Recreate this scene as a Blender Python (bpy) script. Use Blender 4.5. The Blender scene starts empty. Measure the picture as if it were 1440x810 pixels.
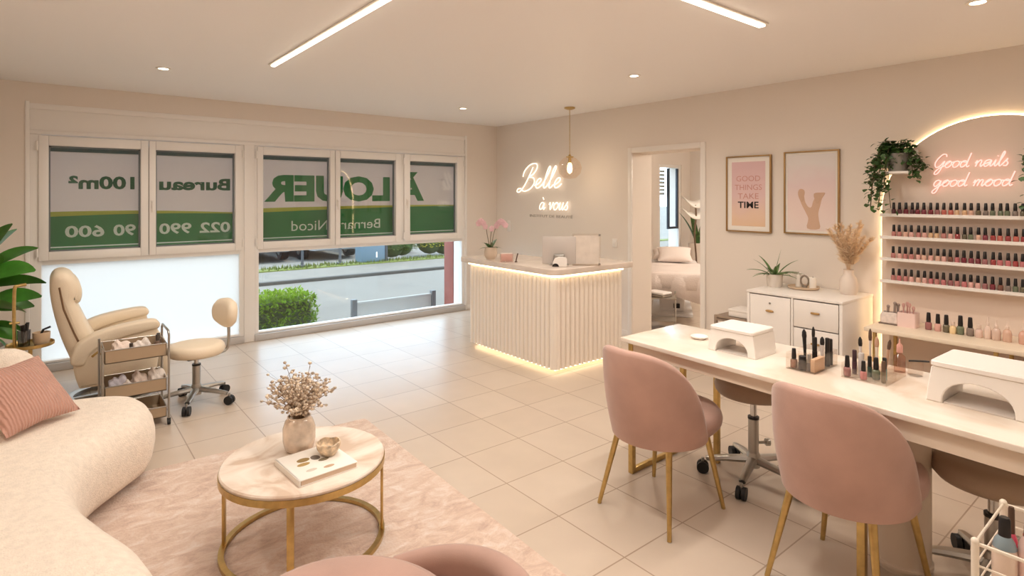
import bpy, bmesh, math, random
from mathutils import Vector, Matrix
random.seed(7)
SC = bpy.context.scene
COL = SC.collection
PI = math.pi
rad = math.radians

# ------------------------------------------------------------------ materials
MATS = {}
def lin(c):
    return tuple((x/255/12.92 if x/255 <= .04045 else ((x/255+.055)/1.055)**2.4) for x in c) + (1.0,)

def mat(name, rgb, rough=.5, metal=0., bump=0., bscale=60., var=0., vscale=6., spec=.5, sheen=0., coat=0., trans=0.):
    if name in MATS: return MATS[name]
    m = bpy.data.materials.new(name); m.use_nodes = True
    nt = m.node_tree; p = nt.nodes['Principled BSDF']
    p.inputs['Base Color'].default_value = lin(rgb)
    p.inputs['Roughness'].default_value = rough
    p.inputs['Metallic'].default_value = metal
    p.inputs['Specular IOR Level'].default_value = spec
    if sheen:
        p.inputs['Sheen Weight'].default_value = sheen
        p.inputs['Sheen Roughness'].default_value = .4
    if coat: p.inputs['Coat Weight'].default_value = coat
    tc = nt.nodes.new('ShaderNodeTexCoord')
    if var:
        n = nt.nodes.new('ShaderNodeTexNoise'); n.inputs['Scale'].default_value = vscale; n.inputs['Detail'].default_value = 5
        nt.links.new(tc.outputs['Object'], n.inputs['Vector'])
        r = nt.nodes.new('ShaderNodeValToRGB')
        r.color_ramp.elements[0].position = .3; r.color_ramp.elements[1].position = .7
        a = tuple(max(0, x*(1-var)) for x in rgb); b = tuple(min(255, x*(1+var)) for x in rgb)
        r.color_ramp.elements[0].color = lin(a); r.color_ramp.elements[1].color = lin(b)
        nt.links.new(n.outputs['Fac'], r.inputs['Fac']); nt.links.new(r.outputs['Color'], p.inputs['Base Color'])
    if bump:
        n = nt.nodes.new('ShaderNodeTexNoise'); n.inputs['Scale'].default_value = bscale; n.inputs['Detail'].default_value = 3
        nt.links.new(tc.outputs['Object'], n.inputs['Vector'])
        b = nt.nodes.new('ShaderNodeBump'); b.inputs['Strength'].default_value = bump; b.inputs['Distance'].default_value = .01
        nt.links.new(n.outputs['Fac'], b.inputs['Height']); nt.links.new(b.outputs['Normal'], p.inputs['Normal'])
    MATS[name] = m
    return m

def emit(name, rgb, strength):
    if name in MATS: return MATS[name]
    m = bpy.data.materials.new(name); m.use_nodes = True
    nt = m.node_tree; nt.nodes.clear()
    o = nt.nodes.new('ShaderNodeOutputMaterial'); e = nt.nodes.new('ShaderNodeEmission')
    e.inputs['Color'].default_value = lin(rgb); e.inputs['Strength'].default_value = strength
    nt.links.new(e.outputs[0], o.inputs[0]); MATS[name] = m
    return m

def clear(name, rgb=(255,255,255), gloss=.07, rough=.02):
    """thin clear glass or acrylic: see-through with a faint mirror film"""
    if name in MATS: return MATS[name]
    m = bpy.data.materials.new(name); m.use_nodes = True
    nt = m.node_tree; nt.nodes.clear()
    o = nt.nodes.new('ShaderNodeOutputMaterial'); mx = nt.nodes.new('ShaderNodeMixShader')
    t = nt.nodes.new('ShaderNodeBsdfTransparent'); g = nt.nodes.new('ShaderNodeBsdfGlossy')
    t.inputs['Color'].default_value = lin(rgb); g.inputs['Roughness'].default_value = rough
    mx.inputs[0].default_value = gloss
    nt.links.new(t.outputs[0], mx.inputs[1]); nt.links.new(g.outputs[0], mx.inputs[2]); nt.links.new(mx.outputs[0], o.inputs[0])
    MATS[name] = m
    return m

def translucent(name, rgb, amount=.5, see=0.):
    """cloth, film or leaf that lets light through diffusely"""
    if name in MATS: return MATS[name]
    m = bpy.data.materials.new(name); m.use_nodes = True
    nt = m.node_tree; nt.nodes.clear()
    o = nt.nodes.new('ShaderNodeOutputMaterial'); mx = nt.nodes.new('ShaderNodeMixShader')
    d = nt.nodes.new('ShaderNodeBsdfDiffuse'); t = nt.nodes.new('ShaderNodeBsdfTranslucent')
    d.inputs['Color'].default_value = lin(rgb); t.inputs['Color'].default_value = lin(rgb)
    mx.inputs[0].default_value = amount
    nt.links.new(d.outputs[0], mx.inputs[1]); nt.links.new(t.outputs[0], mx.inputs[2])
    out = mx
    if see:
        tr = nt.nodes.new('ShaderNodeBsdfTransparent'); m2 = nt.nodes.new('ShaderNodeMixShader'); m2.inputs[0].default_value = see
        nt.links.new(mx.outputs[0], m2.inputs[1]); nt.links.new(tr.outputs[0], m2.inputs[2]); out = m2
    nt.links.new(out.outputs[0], o.inputs[0]); MATS[name] = m
    return m

# ------------------------------------------------------------------ mesh helpers
def BM(): return bmesh.new()

def O(name, bm, m, parent=None, label=None, angle=38, loc=None, kind=None):
    bmesh.ops.recalc_face_normals(bm, faces=bm.faces)
    lim = rad(angle)
    for f in bm.faces: f.smooth = True
    for e in bm.edges:
        if len(e.link_faces) == 2:
            try: e.smooth = e.calc_face_angle() < lim
            except ValueError: pass
    me = bpy.data.meshes.new(name); bm.to_mesh(me); bm.free()
    if m: me.materials.append(m)
    o = bpy.data.objects.new(name, me); COL.objects.link(o)
    if parent: o.parent = parent
    if loc: o.location = loc
    if label: o['label'] = label
    if kind: o['kind'] = kind
    return o

def T(name, label, cat, loc=(0,0,0), rz=0., group=None, kind=None):
    o = bpy.data.objects.new(name, None); COL.objects.link(o)
    o.empty_display_size = .05
    o.location = loc; o.rotation_euler = (0, 0, rz)
    return tag(o, label, cat, group, kind)

def tag(o, label=None, cat=None, group=None, kind=None):
    if label: o['label'] = label
    if cat: o['category'] = cat
    if group: o['group'] = group
    if kind: o['kind'] = kind
    return o

def copy_tree(o, parent=None):
    c = o.copy(); COL.objects.link(c)
    if parent: c.parent = parent
    for ch in list(o.children): copy_tree(ch, c)
    return c

def dup(o, loc, rz, label, group=None):
    c = copy_tree(o); c.location = loc; c.rotation_euler = (0, 0, rz); c['label'] = label
    if group: c['group'] = group
    return c

def box(bm, lo, hi, bev=0., seg=2, mtx=None):
    r = bmesh.ops.create_cube(bm, size=1)
    vs = r['verts']
    for v in vs:
        v.co = Vector([lo[i] + (v.co[i]+.5)*(hi[i]-lo[i]) for i in range(3)])
    if bev:
        es = list({e for v in vs for e in v.link_edges})
        r = bmesh.ops.bevel(bm, geom=es, offset=bev, segments=seg, affect='EDGES', profile=.5, clamp_overlap=True)
        vs = list({v for v in vs if v.is_valid} | set(r['verts']))
    if mtx:
        for v in vs: v.co = mtx @ v.co
    return vs

def tube(bm, pts, r, seg=10, closed=False, cap=True):
    pts = [Vector(p) for p in pts]; n = len(pts)
    rs = r if isinstance(r, (list, tuple)) else [r]*n
    tang = []
    for i in range(n):
        a = pts[(i-1) % n] if (closed or i > 0) else pts[i]
        b = pts[(i+1) % n] if (closed or i < n-1) else pts[i]
        t = (b-a)
        tang.append(t.normalized() if t.length > 1e-9 else Vector((0,0,1)))
    t0 = tang[0]
    up = Vector((0,0,1)) if abs(t0.z) < .9 else Vector((1,0,0))
    nrm = (up - t0*up.dot(t0)).normalized()
    rings = []
    for i in range(n):
        nrm = nrm - tang[i]*nrm.dot(tang[i])
        if nrm.length < 1e-6: nrm = tang[i].orthogonal()
        nrm.normalize(); b = tang[i].cross(nrm)
        rings.append([bm.verts.new(pts[i] + (nrm*math.cos(2*PI*k/seg) + b*math.sin(2*PI*k/seg))*rs[i]) for k in range(seg)])
    m = n if closed else n-1
    for i in range(m):
        a, b = rings[i], rings[(i+1) % n]
        for k in range(seg):
            bm.faces.new((a[k], a[(k+1) % seg], b[(k+1) % seg], b[k]))
    if cap and not closed:
        bm.faces.new(rings[0][::-1]); bm.faces.new(rings[-1])

def cyl(bm, p0, p1, r0, r1=None, seg=16):
    tube(bm, [p0, p1], [r0, r0 if r1 is None else r1], seg)

def lathe(bm, prof, c=(0,0,0), seg=28, sx=1., sy=1.):
    rings = []
    for r, z in prof:
        if r < 1e-6: rings.append([bm.verts.new((c[0], c[1], c[2]+z))])
        else: rings.append([bm.verts.new((c[0]+sx*r*math.cos(2*PI*k/seg), c[1]+sy*r*math.sin(2*PI*k/seg), c[2]+z)) for k in range(seg)])
    for a, b in zip(rings, rings[1:]):
        if len(a) == 1 and len(b) == 1: continue
        for k in range(seg):
            k2 = (k+1) % seg
            if len(a) == 1: bm.faces.new((a[0], b[k2], b[k]))
            elif len(b) == 1: bm.faces.new((a[k], a[k2], b[0]))
            else: bm.faces.new((a[k], a[k2], b[k2], b[k]))

def ball(bm, c, r, seg=12, s=(1,1,1)):
    res = bmesh.ops.create_uvsphere(bm, u_segments=seg, v_segments=max(6, seg*2//3), radius=r)
    for v in res['verts']: v.co = Vector((c[0]+v.co.x*s[0], c[1]+v.co.y*s[1], c[2]+v.co.z*s[2]))

def spline(pts, per=6, closed=False):
    P = [Vector(p) for p in pts]; n = len(P); out = []
    rng = range(n) if closed else range(n-1)
    for i in rng:
        if closed: a, b, c, d = P[(i-1) % n], P[i], P[(i+1) % n], P[(i+2) % n]
        else: a, b, c, d = P[max(i-1, 0)], P[i], P[i+1], P[min(i+2, n-1)]
        for k in range(per):
            t = k/per
            out.append(.5*((2*b) + (c-a)*t + (2*a-5*b+4*c-d)*t*t + (3*b-a-3*c+d)*t**3))
    if not closed: out.append(P[-1])
    return out

def inset(poly, d):
    n = len(poly)
    area = sum(poly[i][0]*poly[(i+1) % n][1] - poly[(i+1) % n][0]*poly[i][1] for i in range(n))
    s = 1 if area > 0 else -1
    out = []
    for i in range(n):
        a, b, c = poly[i-1], poly[i], poly[(i+1) % n]
        e1 = Vector((b[0]-a[0], b[1]-a[1])); e2 = Vector((c[0]-b[0], c[1]-b[1]))
        if e1.length < 1e-9 or e2.length < 1e-9: out.append((b[0], b[1])); continue
        e1.normalize(); e2.normalize()
        n1 = Vector((-e1.y, e1.x))*s; n2 = Vector((-e2.y, e2.x))*s
        m = n1+n2
        if m.length < 1e-6: m = n1.copy()
        m.normalize(); k = d/max(.5, m.dot(n1))
        out.append((b[0]+m.x*k, b[1]+m.y*k))
    return out

AX = {'xy': lambda u, v, h: (u, v, h), 'xz': lambda u, v, h: (u, h, v), 'yz': lambda u, v, h: (h, u, v)}
def puff(bm, poly, levels, ax='xy'):
    """solid from an outline: levels of (inset, height), flat caps"""
    f = AX[ax]; rings = []
    for d, h in levels:
        q = inset(poly, d) if d else poly
        rings.append([bm.verts.new(f(p[0], p[1], h)) for p in q])
    n = len(poly)
    for a, b in zip(rings, rings[1:]):
        for k in range(n): bm.faces.new((a[k], a[(k+1) % n], b[(k+1) % n], b[k]))
    bm.faces.new(rings[0]); bm.faces.new(rings[-1])

def soft(h0, h1, r, base=0.):
    """level list of a slab h0..h1 with edges rounded by r"""
    L = []
    for k in range(5):
        a = PI/2*k/4; L.append((base + r*(1-math.sin(a)), h0 + r*(1-math.cos(a))))
    for k in range(5):
        a = PI/2*k/4; L.append((base + r*(1-math.cos(a)), h1 - r*(1-math.sin(a))))
    return L

def rrect(x0, y0, x1, y1, r, seg=5):
    P = []
    for cx, cy, a0 in ((x1-r, y1-r, 0), (x0+r, y1-r, 90), (x0+r, y0+r, 180), (x1-r, y0+r, 270)):
        for k in range(seg+1):
            a = rad(a0 + 90*k/seg); P.append((cx+r*math.cos(a), cy+r*math.sin(a)))
    return P

def leaf(bm, base, d, L, W, droop=.3, fold=.25, n=6, shape=1., roll=0.):
    """a pointed leaf blade with a folded midrib"""
    base = Vector(base); d = Vector(d).normalized()
    side = d.cross(Vector((0,0,1)))
    if side.length < 1e-4: side = Vector((1,0,0))
    side.normalize(); p = base.copy(); rows = []
    if roll: side = Matrix.Rotation(roll, 3, d) @ side
    for i in range(n+1):
        t = i/n
        w = W*.5*math.sin(PI*min(1, t**shape*.96+.02))**.8
        side = (side-d*side.dot(d)).normalized(); up = side.cross(d).normalized()
        rows.append((bm.verts.new(p - side*w + up*w*fold), bm.verts.new(p), bm.verts.new(p + side*w + up*w*fold)))
        p = p + d*(L/n); d = (d - Vector((0,0,1))*droop/n*(1.2)).normalized()
    for a, b in zip(rows, rows[1:]):
        bm.faces.new((a[0], a[1], b[1], b[0])); bm.faces.new((a[1], a[2], b[2], b[1]))

def text_bm(body, x0, x1, y0, y1, mtx, bold=0., extrude=0., res=3):
    """lettering fitted to the box x0..x1, y0..y1 of the sign's own plane, then moved by mtx"""
    cu = bpy.data.curves.new('lettering', 'FONT'); cu.body = body; cu.offset = bold; cu.extrude = 0; cu.resolution_u = res
    ob = bpy.data.objects.new('lettering', cu); COL.objects.link(ob)
    dg = bpy.context.evaluated_depsgraph_get()
    me = bpy.data.meshes.new_from_object(ob.evaluated_get(dg))
    bpy.data.objects.remove(ob); bpy.data.curves.remove(cu)
    bm = bmesh.new(); bm.from_mesh(me); bpy.data.meshes.remove(me)
    xs = [v.co.x for v in bm.verts]; ys = [v.co.y for v in bm.verts]
    ax, bx, ay, by = min(xs), max(xs), min(ys), max(ys)
    for v in bm.verts:
        v.co = Vector((x0+(v.co.x-ax)/(bx-ax)*(x1-x0), y0+(v.co.y-ay)/(by-ay)*(y1-y0), 0))
    bmesh.ops.remove_doubles(bm, verts=bm.verts, dist=1e-6)
    if extrude:
        r = bmesh.ops.extrude_face_region(bm, geom=list(bm.faces))
        for v in [g for g in r['geom'] if isinstance(g, bmesh.types.BMVert)]: v.co.z += extrude
    for v in bm.verts: v.co = mtx @ v.co
    return bm

def frame_mtx(o, X, Y):
    X = Vector(X); Y = Vector(Y); Z = X.cross(Y)
    m = Matrix((X, Y, Z)).transposed().to_4x4(); m.translation = Vector(o)
    return m

# ------------------------------------------------------------------ palette
WALL = mat('wall_paint', (232,222,212), .75, bump=.04, bscale=180)
CEIL = mat('ceiling_paint', (248,246,245), .5)
WHITE = mat('white_lacquer', (240,234,228), .35)
FRAMEW = mat('window_frame_white', (242,238,234), .35)
GOLD = mat('brushed_gold', (198,170,112), .3, 1., var=.06, vscale=30)
CHROME = mat('chrome', (205,205,205), .18, 1.)
STEEL = mat('satin_steel', (180,178,174), .32, 1.)
BLACK = mat('black_plastic', (22,20,21), .35)
RUBBER = mat('caster_rubber', (28,28,30), .6)
PINK = mat('pink_velvet', (184,149,136), .85, bump=.08, bscale=300, var=.05, vscale=5, sheen=.35)
BOUCLE = mat('cream_boucle', (242,229,214), .95, bump=.55, bscale=140, var=.03, vscale=40, sheen=.2)
LEATHER = mat('cream_leather', (238,222,198), .5, bump=.1, bscale=120)
TAUPE = mat('taupe_leather', (170,148,128), .5, bump=.08, bscale=150)
LEAF = mat('leaf_green', (48,96,40), .4, var=.25, vscale=8)
DLEAF = mat('dark_leaf_green', (60,90,44), .45, var=.3, vscale=25)
PAPER = mat('paper_white', (240,234,226), .7)
GLASS = clear('window_glass', (246,250,250), .05)
ACRYL = clear('clear_acrylic', (252,250,248), .05, .05)

# ------------------------------------------------------------------ camera
cam = bpy.data.cameras.new('camera'); co = bpy.data.objects.new('camera', cam); COL.objects.link(co)
co.location = (0, 0, 1.555); co.rotation_euler = (rad(90), 0, rad(-38.8))
cam.sensor_width = 36; cam.lens = 809/1440*36; cam.shift_y = -(405-276)/1440; cam.clip_start = .05
SC.camera = co

# ------------------------------------------------------------------ room shell
def struct(name, bm, m, parent=None, **k):
    o = O(name, bm, m, parent, **k)
    if not parent: o['kind'] = 'structure'
    return o

def floor_material():
    m = bpy.data.materials.new('floor_tiles'); m.use_nodes = True; nt = m.node_tree; p = nt.nodes['Principled BSDF']
    tc = nt.nodes.new('ShaderNodeTexCoord'); mp = nt.nodes.new('ShaderNodeMapping')
    mp.inputs['Location'].default_value = (-.25, -.397, 0)
    b = nt.nodes.new('ShaderNodeTexBrick'); b.offset = 0; b.squash = 1
    b.inputs['Scale'].default_value = 1; b.inputs['Brick Width'].default_value = .42; b.inputs['Row Height'].default_value = .41
    b.inputs['Mortar Size'].default_value = .0035; b.inputs['Mortar Smooth'].default_value = .1
    b.inputs['Color1'].default_value = lin((212,195,178)); b.inputs['Color2'].default_value = lin((206,188,170))
    b.inputs['Mortar'].default_value = lin((168,146,126))
    n = nt.nodes.new('ShaderNodeTexNoise'); n.inputs['Scale'].default_value = 5; n.inputs['Detail'].default_value = 6
    mx = nt.nodes.new('ShaderNodeMix'); mx.data_type = 'RGBA'; mx.blend_type = 'MULTIPLY'; mx.inputs[0].default_value = .12
    nt.links.new(tc.outputs['Object'], mp.inputs['Vector']); nt.links.new(mp.outputs['Vector'], b.inputs['Vector'])
    nt.links.new(tc.outputs['Object'], n.inputs['Vector'])
    nt.links.new(b.outputs['Color'], mx.inputs[6]); nt.links.new(n.outputs['Fac'], mx.inputs[7]); nt.links.new(mx.outputs[2], p.inputs['Base Color'])
    p.inputs['Roughness'].default_value = .30
    p.inputs['Specular IOR Level'].default_value = .4
    return m

XL, XR, YF, YB, H = -1.45, 4.98, -2.0, 6.54, 2.55
X2 = 9.7       # far side of the treatment room
bm = BM(); box(bm, (XL-.15, YF-.15, -.12), (X2+.15, YB+.16, 0)); struct('floor', bm, floor_material())
bm = BM(); box(bm, (XL-.15, YF-.15, H), (X2+.15, YB+.3, H+.15)); struct('ceiling', bm, CEIL)
bm = BM(); box(bm, (XL-.15, YF-.15, 0), (XL, YB+.3, H)); struct('wall_left', bm, WALL)
bm = BM(); box(bm, (XL, YF-.15, 0), (X2+.15, YF, H)); struct('wall_front', bm, WALL)
bm = BM()
box(bm, (XL, YB, 0), (-.143, YB+.3, H)); box(bm, (4.446, YB, 0), (8.72, YB+.3, H)); box(bm, (9.42, YB, 0), (X2+.15, YB+.3, H))
box(bm, (-.143, YB, 2.37), (4.446, YB+.3, H)); box(bm, (8.72, YB, 2.15), (9.42, YB+.3, H)); box(bm, (8.72, YB, 0), (9.42, YB+.3, .42))
struct('wall_back', bm, WALL)
bm = BM()
WT = .33
box(bm, (XR, YF, 0), (XR+WT, 3.235, H)); box(bm, (XR, 4.085, 0), (XR+WT, YB, H)); box(bm, (XR, 3.235, 2.03), (XR+WT, 4.085, H))
struct('wall_right', bm, WALL)
bm = BM(); box(bm, (X2, YF, 0), (X2+.15, YB, H)); struct('wall_treatment_room', bm, WALL)
# door casing
bm = BM()
box(bm, (XR-.018, 4.085, 0), (XR, 4.14, 2.085), .004); box(bm, (XR-.018, 3.18, 0), (XR, 3.235, 2.085), .004); box(bm, (XR-.018, 3.235, 2.03), (XR, 4.085, 2.085), .004)
struct('door_1', bm, WHITE)
bm = BM(); box(bm, (XR-.012, 4.14, 0), (XR, YB, .07), .003); box(bm, (XR-.012, 1.66, 0), (XR, 3.18, .07), .003); box(bm, (XR-.012, YF, 0), (XR, .3, .07), .003)
struct('baseboard_right', bm, WHITE)
bm = BM(); box(bm, (XL, YB-.012, 0), (-.15, YB, .07), .003); box(bm, (4.45, YB-.012, 0), (XR, YB, .07), .003); struct('baseboard_back', bm, WHITE)
# roller shutter box over the windows, and its trim lines
bm = BM(); box(bm, (-.143, YB+.012, 2.105), (4.446, YB+.2, 2.37), .004)
box(bm, (-.143, YB-.006, 2.32), (4.446, YB+.014, 2.37), .004); box(bm, (-.143, YB-.006, 2.10), (4.446, YB+.014, 2.135), .004)
struct('trim_1', bm, FRAMEW)
bm = BM(); box(bm, (-.165, YB-.012, 0), (-.135, YB+.02, 2.385), .004); box(bm, (4.43, YB-.012, 0), (4.46, YB+.02, 2.385), .004)
struct('trim_2', bm, FRAMEW)
# pilaster between the two windows, sill
bm = BM(); box(bm, (1.61, YB-.005, 0), (1.715, YB+.12, 2.105), .006); struct('trim_3', bm, FRAMEW)
bm = BM(); box(bm, (-.12, YB-.02, 0), (1.61, YB+.2, .07), .004); box(bm, (1.715, YB-.02, 0), (4.43, YB+.2, .07), .004)
struct('trim_4', bm, mat('sill_grey', (196,192,190), .4))

def window(name, x0, x1, sashes, frosted):
    w = bpy.data.objects.new(name, None); COL.objects.link(w); w.location = ((x0+x1)/2, YB, 0); w['kind'] = 'structure'
    cx = (x0+x1)/2
    L = lambda x: x-cx
    bm = BM()
    zt = 2.10
    for a, b, c, d in ((x0, x0+(.085 if frosted else .045), .07, zt), (x1-.045, x1, .07, zt)): box(bm, (L(a), .005, c), (L(b), .085, d), .005)
    box(bm, (L(x0+.004), .008, 2.075), (L(x1-.004), .082, zt-.003), .005)
    box(bm, (L(x0+.004), .008, .945), (L(x1-.004), .082, 1.0), .005); box(bm, (L(x0+.004), .008, .073), (L(x1-.004), .082, .095), .005)
    for s in sashes[1:]:
        if s[4]: box(bm, (L(s[0]-.045), .011, .97), (L(s[0]), .079, zt-.006), .005)
    O('window_frame', bm, FRAMEW, w)
    bm = BM(); box(bm, (L(x0+.03), .035, .09), (L(x1-.03), .05, .955))
    if frosted: O('frosted_pane', bm, translucent('frosted_film', (228,224,218), .82), w, 'frosted white glass pane')
    else: O('clear_pane', bm, GLASS, w, 'clear glass pane')
    for s0, s1, g0, g1, _ in sashes:
        bm = BM(); gz0, gz1 = 1.062, 2.005
        for a, b, c, d in ((s0, g0, .985, 2.09), (g1, s1, .985, 2.09), (g0, g1, .985, gz0), (g0, g1, gz1, 2.09)):
            box(bm, (L(a), -.018, c), (L(b), .05, d), .006)
        so = O('sash', bm, FRAMEW, w)
        bm = BM(); e = .012
        for a, b, c, d in ((g0, g0+e, gz0, gz1), (g1-e, g1, gz0, gz1), (g0, g1, gz0, gz0+e), (g0, g1, gz1-e, gz1)):
            box(bm, (L(a), .03, c), (L(b), .056, d))
        O('glazing_bead', bm, mat('glazing_bead_grey', (120,124,126), .5), so)
        bm = BM(); box(bm, (L(g0), .036, gz0), (L(g1), .048, gz1)); O('glass_pane', bm, GLASS, so)
    return w
W1 = window('window_1', -.14, 1.61, [(-.075, .745, -.005, .682, 0), (.75, 1.585, .807, 1.52, 0)], True)
W2 = window('window_2', 1.715, 4.43, [(1.74, 2.597, 1.80, 2.54, 0), (2.602, 3.45, 2.662, 3.381, 0), (3.50, 4.395, 3.582, 4.295, 1)], False)
# sash handles and hinges
for w, cx, xs in ((W1, .735, (.775,)), (W2, 3.0725, (2.625, 3.535))):
    for x in xs:
        bm = BM(); box(bm, (x-cx-.012, -.03, 1.44), (x-cx+.012, -.018, 1.52), .004); tube(bm, [(x-cx, -.03, 1.50), (x-cx, -.05, 1.50), (x-cx, -.05, 1.40)], .008, 8)
        O('sash_handle', bm, WHITE, w)
for w, cx, xs in ((W1, .735, (-.085, 1.595)), (W2, 3.0725, (1.73, 3.49, 4.405))):
    for x in xs:
        for z in (1.06, 2.0):
            bm = BM(); cyl(bm, (x-cx, -.022, z-.04), (x-cx, -.022, z+.04), .009, seg=8); O('hinge', bm, FRAMEW, w)

# ------------------------------------------------------------------ banners hung outside the panes
BY = 6.66
BANM = frame_mtx((0, BY-.004, 0), (-1, 0, 0), (0, 0, 1))
SHEET = translucent('banner_white', (226,210,202), .34)
GRN = translucent('banner_green', (66,136,86), .25); DGRN = translucent('banner_dark_green', (56,104,76), .25)
YEL = translucent('banner_yellow_green', (186,188,84), .25); WTX = translucent('banner_print_white', (246,248,238), .25)
def banner(x0, x1, label, texts, wave):
    t = T('banner', label, 'banner', ((x0+x1)/2, BY, 0), 0, 'advertising banners outside the windows')
    cx = (x0+x1)/2
    bm = BM(); box(bm, (x0-cx, 0, 1.03), (x1-cx, .003, 2.03)); O('sheet', bm, SHEET, t)
    bm = BM(); n = 24; lo = []; hi = []
    for i in range(n+1):
        u = i/n; x = x0-cx+(x1-x0)*u
        lo.append(bm.verts.new((x, -.002, 1.03))); hi.append(bm.verts.new((x, -.002, wave(u))))
    for i in range(n): bm.faces.new((lo[i], lo[i+1], hi[i+1], hi[i]))
    O('green_band', bm, GRN, t)
    bm = BM(); lo = []; hi = []
    for i in range(n+1):
        u = i/n; x = x0-cx+(x1-x0)*u
        lo.append(bm.verts.new((x, -.002, wave(u)))); hi.append(bm.verts.new((x, -.002, wave(u)+.012+.035*abs(1-u*1.0))))
    for i in range(n): bm.faces.new((lo[i], lo[i+1], hi[i+1], hi[i]))
    O('yellow_stripe', bm, YEL, t)
    bm = BM(); box(bm, (x0-cx, -.004, 1.085), (x1-cx, -.003, 1.097)); O('white_rule', bm, WTX, t)
    bm = BM(); box(bm, (x0-cx, -.006, 1.962), (x1-cx, .012, 2.05), .003); O('hem_rail', bm, mat('hem_rail_grey', (70,92,92), .5), t)
    for body, a, b, z0, z1, m, bold in texts:    # a > b: the print reads from the street
        bm = text_bm(body, -a, -b, z0, z1, BANM, bold)
        for v in bm.verts: v.co.x -= cx; v.co.y -= BY
        O('lettering', bm, m, t)
    return t
banner(-.13, 1.60, 'pale banner with green foot behind the left window pair, surface and phone text', [
    ('100m²', .645, .135, 1.62, 1.745, DGRN, .035), ('Bureau', 1.50, .85, 1.615, 1.74, DGRN, .035),
    ('022', 1.50, 1.21, 1.175, 1.285, WTX, .025), ('990', 1.135, .85, 1.175, 1.285, WTX, .025), ('90', .655, .475, 1.175, 1.285, WTX, .025), ('600', .405, .11, 1.175, 1.285, WTX, .025)],
    lambda u: 1.365+.02*math.sin(u*3))
banner(1.73, 4.41, 'wide pale banner with big green rental letters behind the right three sashes', [
    ('À LOUER', 3.86, 1.845, 1.49, 1.87, GRN, .05), ('Bernard', 3.23, 2.64, 1.16, 1.275, WTX, .0), ('Nicod', 2.56, 2.14, 1.16, 1.275, WTX, .0)],
    lambda u: 1.375+.05*math.sin(u*1.6))

# ------------------------------------------------------------------ outdoors
GZ = -.35
def patch(name, x0, y0, x1, y1, z, th, m, label=None):
    bm = BM(); box(bm, (x0, y0, z-th), (x1, y1, z)); o = struct(name, bm, m)
    return o
patch('ground', -60, 6.9, 90, 90, GZ-.02, .3, mat('paving_beige', (104,99,92), .9, var=.08, vscale=2))
patch('road', -60, 8.4, 90, 12.8, GZ, .02, mat('road_asphalt', (96,90,82), .9, bump=.2, bscale=30, var=.05, vscale=1.2))
bm = BM(); box(bm, (-60, 12.8, GZ-.02), (90, 12.95, GZ+.07), .01); struct('trim_5', bm, mat('kerb_stone', (60,56,51), .9))
patch('sidewalk', -60, 12.95, 90, 14.6, GZ+.06, .08, mat('sidewalk_concrete', (98,91,82), .9, var=.05, vscale=3))
def grass_mat(): return mat('grass', (82,88,28), .9, var=.25, vscale=20, bump=.5, bscale=60)
bm = BM()
box(bm, (-30, 14.6, GZ-.02), (60, 15.1, GZ+.09), .02)
for i in range(1500):
    x = random.uniform(0, 14); y = random.uniform(14.6, 15.1); a = random.uniform(0, PI)
    v = [bm.verts.new((x-.02*math.cos(a), y-.02*math.sin(a), GZ+.08)), bm.verts.new((x+.02*math.cos(a), y+.02*math.sin(a), GZ+.08)), bm.verts.new((x, y, GZ+.08+random.uniform(.05, .12)))]
    bm.faces.new(v)
tag(O('grass_verge', bm, grass_mat()), 'strip of yellow green grass beyond the sidewalk', 'grass', kind='stuff')

def foliage_box(bm, lo, hi, n, s):
    for i in range(n):
        f = random.random(); p = [random.uniform(lo[k], hi[k]) for k in range(3)]
        if f < .35: p[2] = hi[2]+random.uniform(-.03, .04)
        elif f < .7: p[1] = lo[1]+random.uniform(-.03, .03)
        elif f < .85: p[0] = hi[0]+random.uniform(-.04, .04)
        d = Vector((random.gauss(0, 1), random.gauss(0, 1), random.gauss(.5, .7)))
        leaf(bm, p, d, s*random.uniform(.7, 1.3), s*.55, .3, .2, 2)
HG = translucent('hedge_leaf', (112,142,40), .3)
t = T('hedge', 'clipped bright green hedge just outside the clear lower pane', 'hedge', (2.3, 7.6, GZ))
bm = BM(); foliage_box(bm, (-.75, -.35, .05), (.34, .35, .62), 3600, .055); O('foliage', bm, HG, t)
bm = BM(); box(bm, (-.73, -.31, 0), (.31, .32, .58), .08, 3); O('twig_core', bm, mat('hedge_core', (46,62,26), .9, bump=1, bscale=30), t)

def blob_bush(name, label, loc, blobs, n, s, m, cat='bush'):
    t = T(name, label, cat, loc)
    bm = BM()
    for c, r in blobs:
        for i in range(int(n*r)):
            d = Vector((random.gauss(0, 1), random.gauss(0, 1), random.gauss(0, 1))).normalized()
            if d.z < -.4: d.z *= -1
            leaf(bm, Vector(c)+d*r*random.uniform(.8, 1.05), d+Vector((0, 0, .3)), s*random.uniform(.7, 1.3), s*.5, .5, .2, 2)
    O('foliage', bm, m, t)
    bm = BM()
    for c, r in blobs: ball(bm, c, r*.86, 12)
    O('twig_core', bm, mat('bush_core', (66,84,40), .95, bump=1, bscale=12), t)
    return t
blob_bush('bush', 'dark green rounded bush by the verge, left of the yellow one', (7.98, 15.7, GZ+.05), [((0, 0, .45), .5), ((-.35, .1, .3), .35), ((.35, 0, .4), .4)], 1500, .12, translucent('bush_leaf_green', (76,94,40), .3))
blob_bush('bush', 'yellow green bush at the right end of the verge', (9.95, 15.85, GZ+.05), [((0, 0, .5), .6), ((-.5, .1, .45), .5), ((.55, .1, .4), .45), ((.9, 0, .3), .3)], 1500, .12, translucent('bush_leaf_yellow', (176,168,64), .3))

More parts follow.
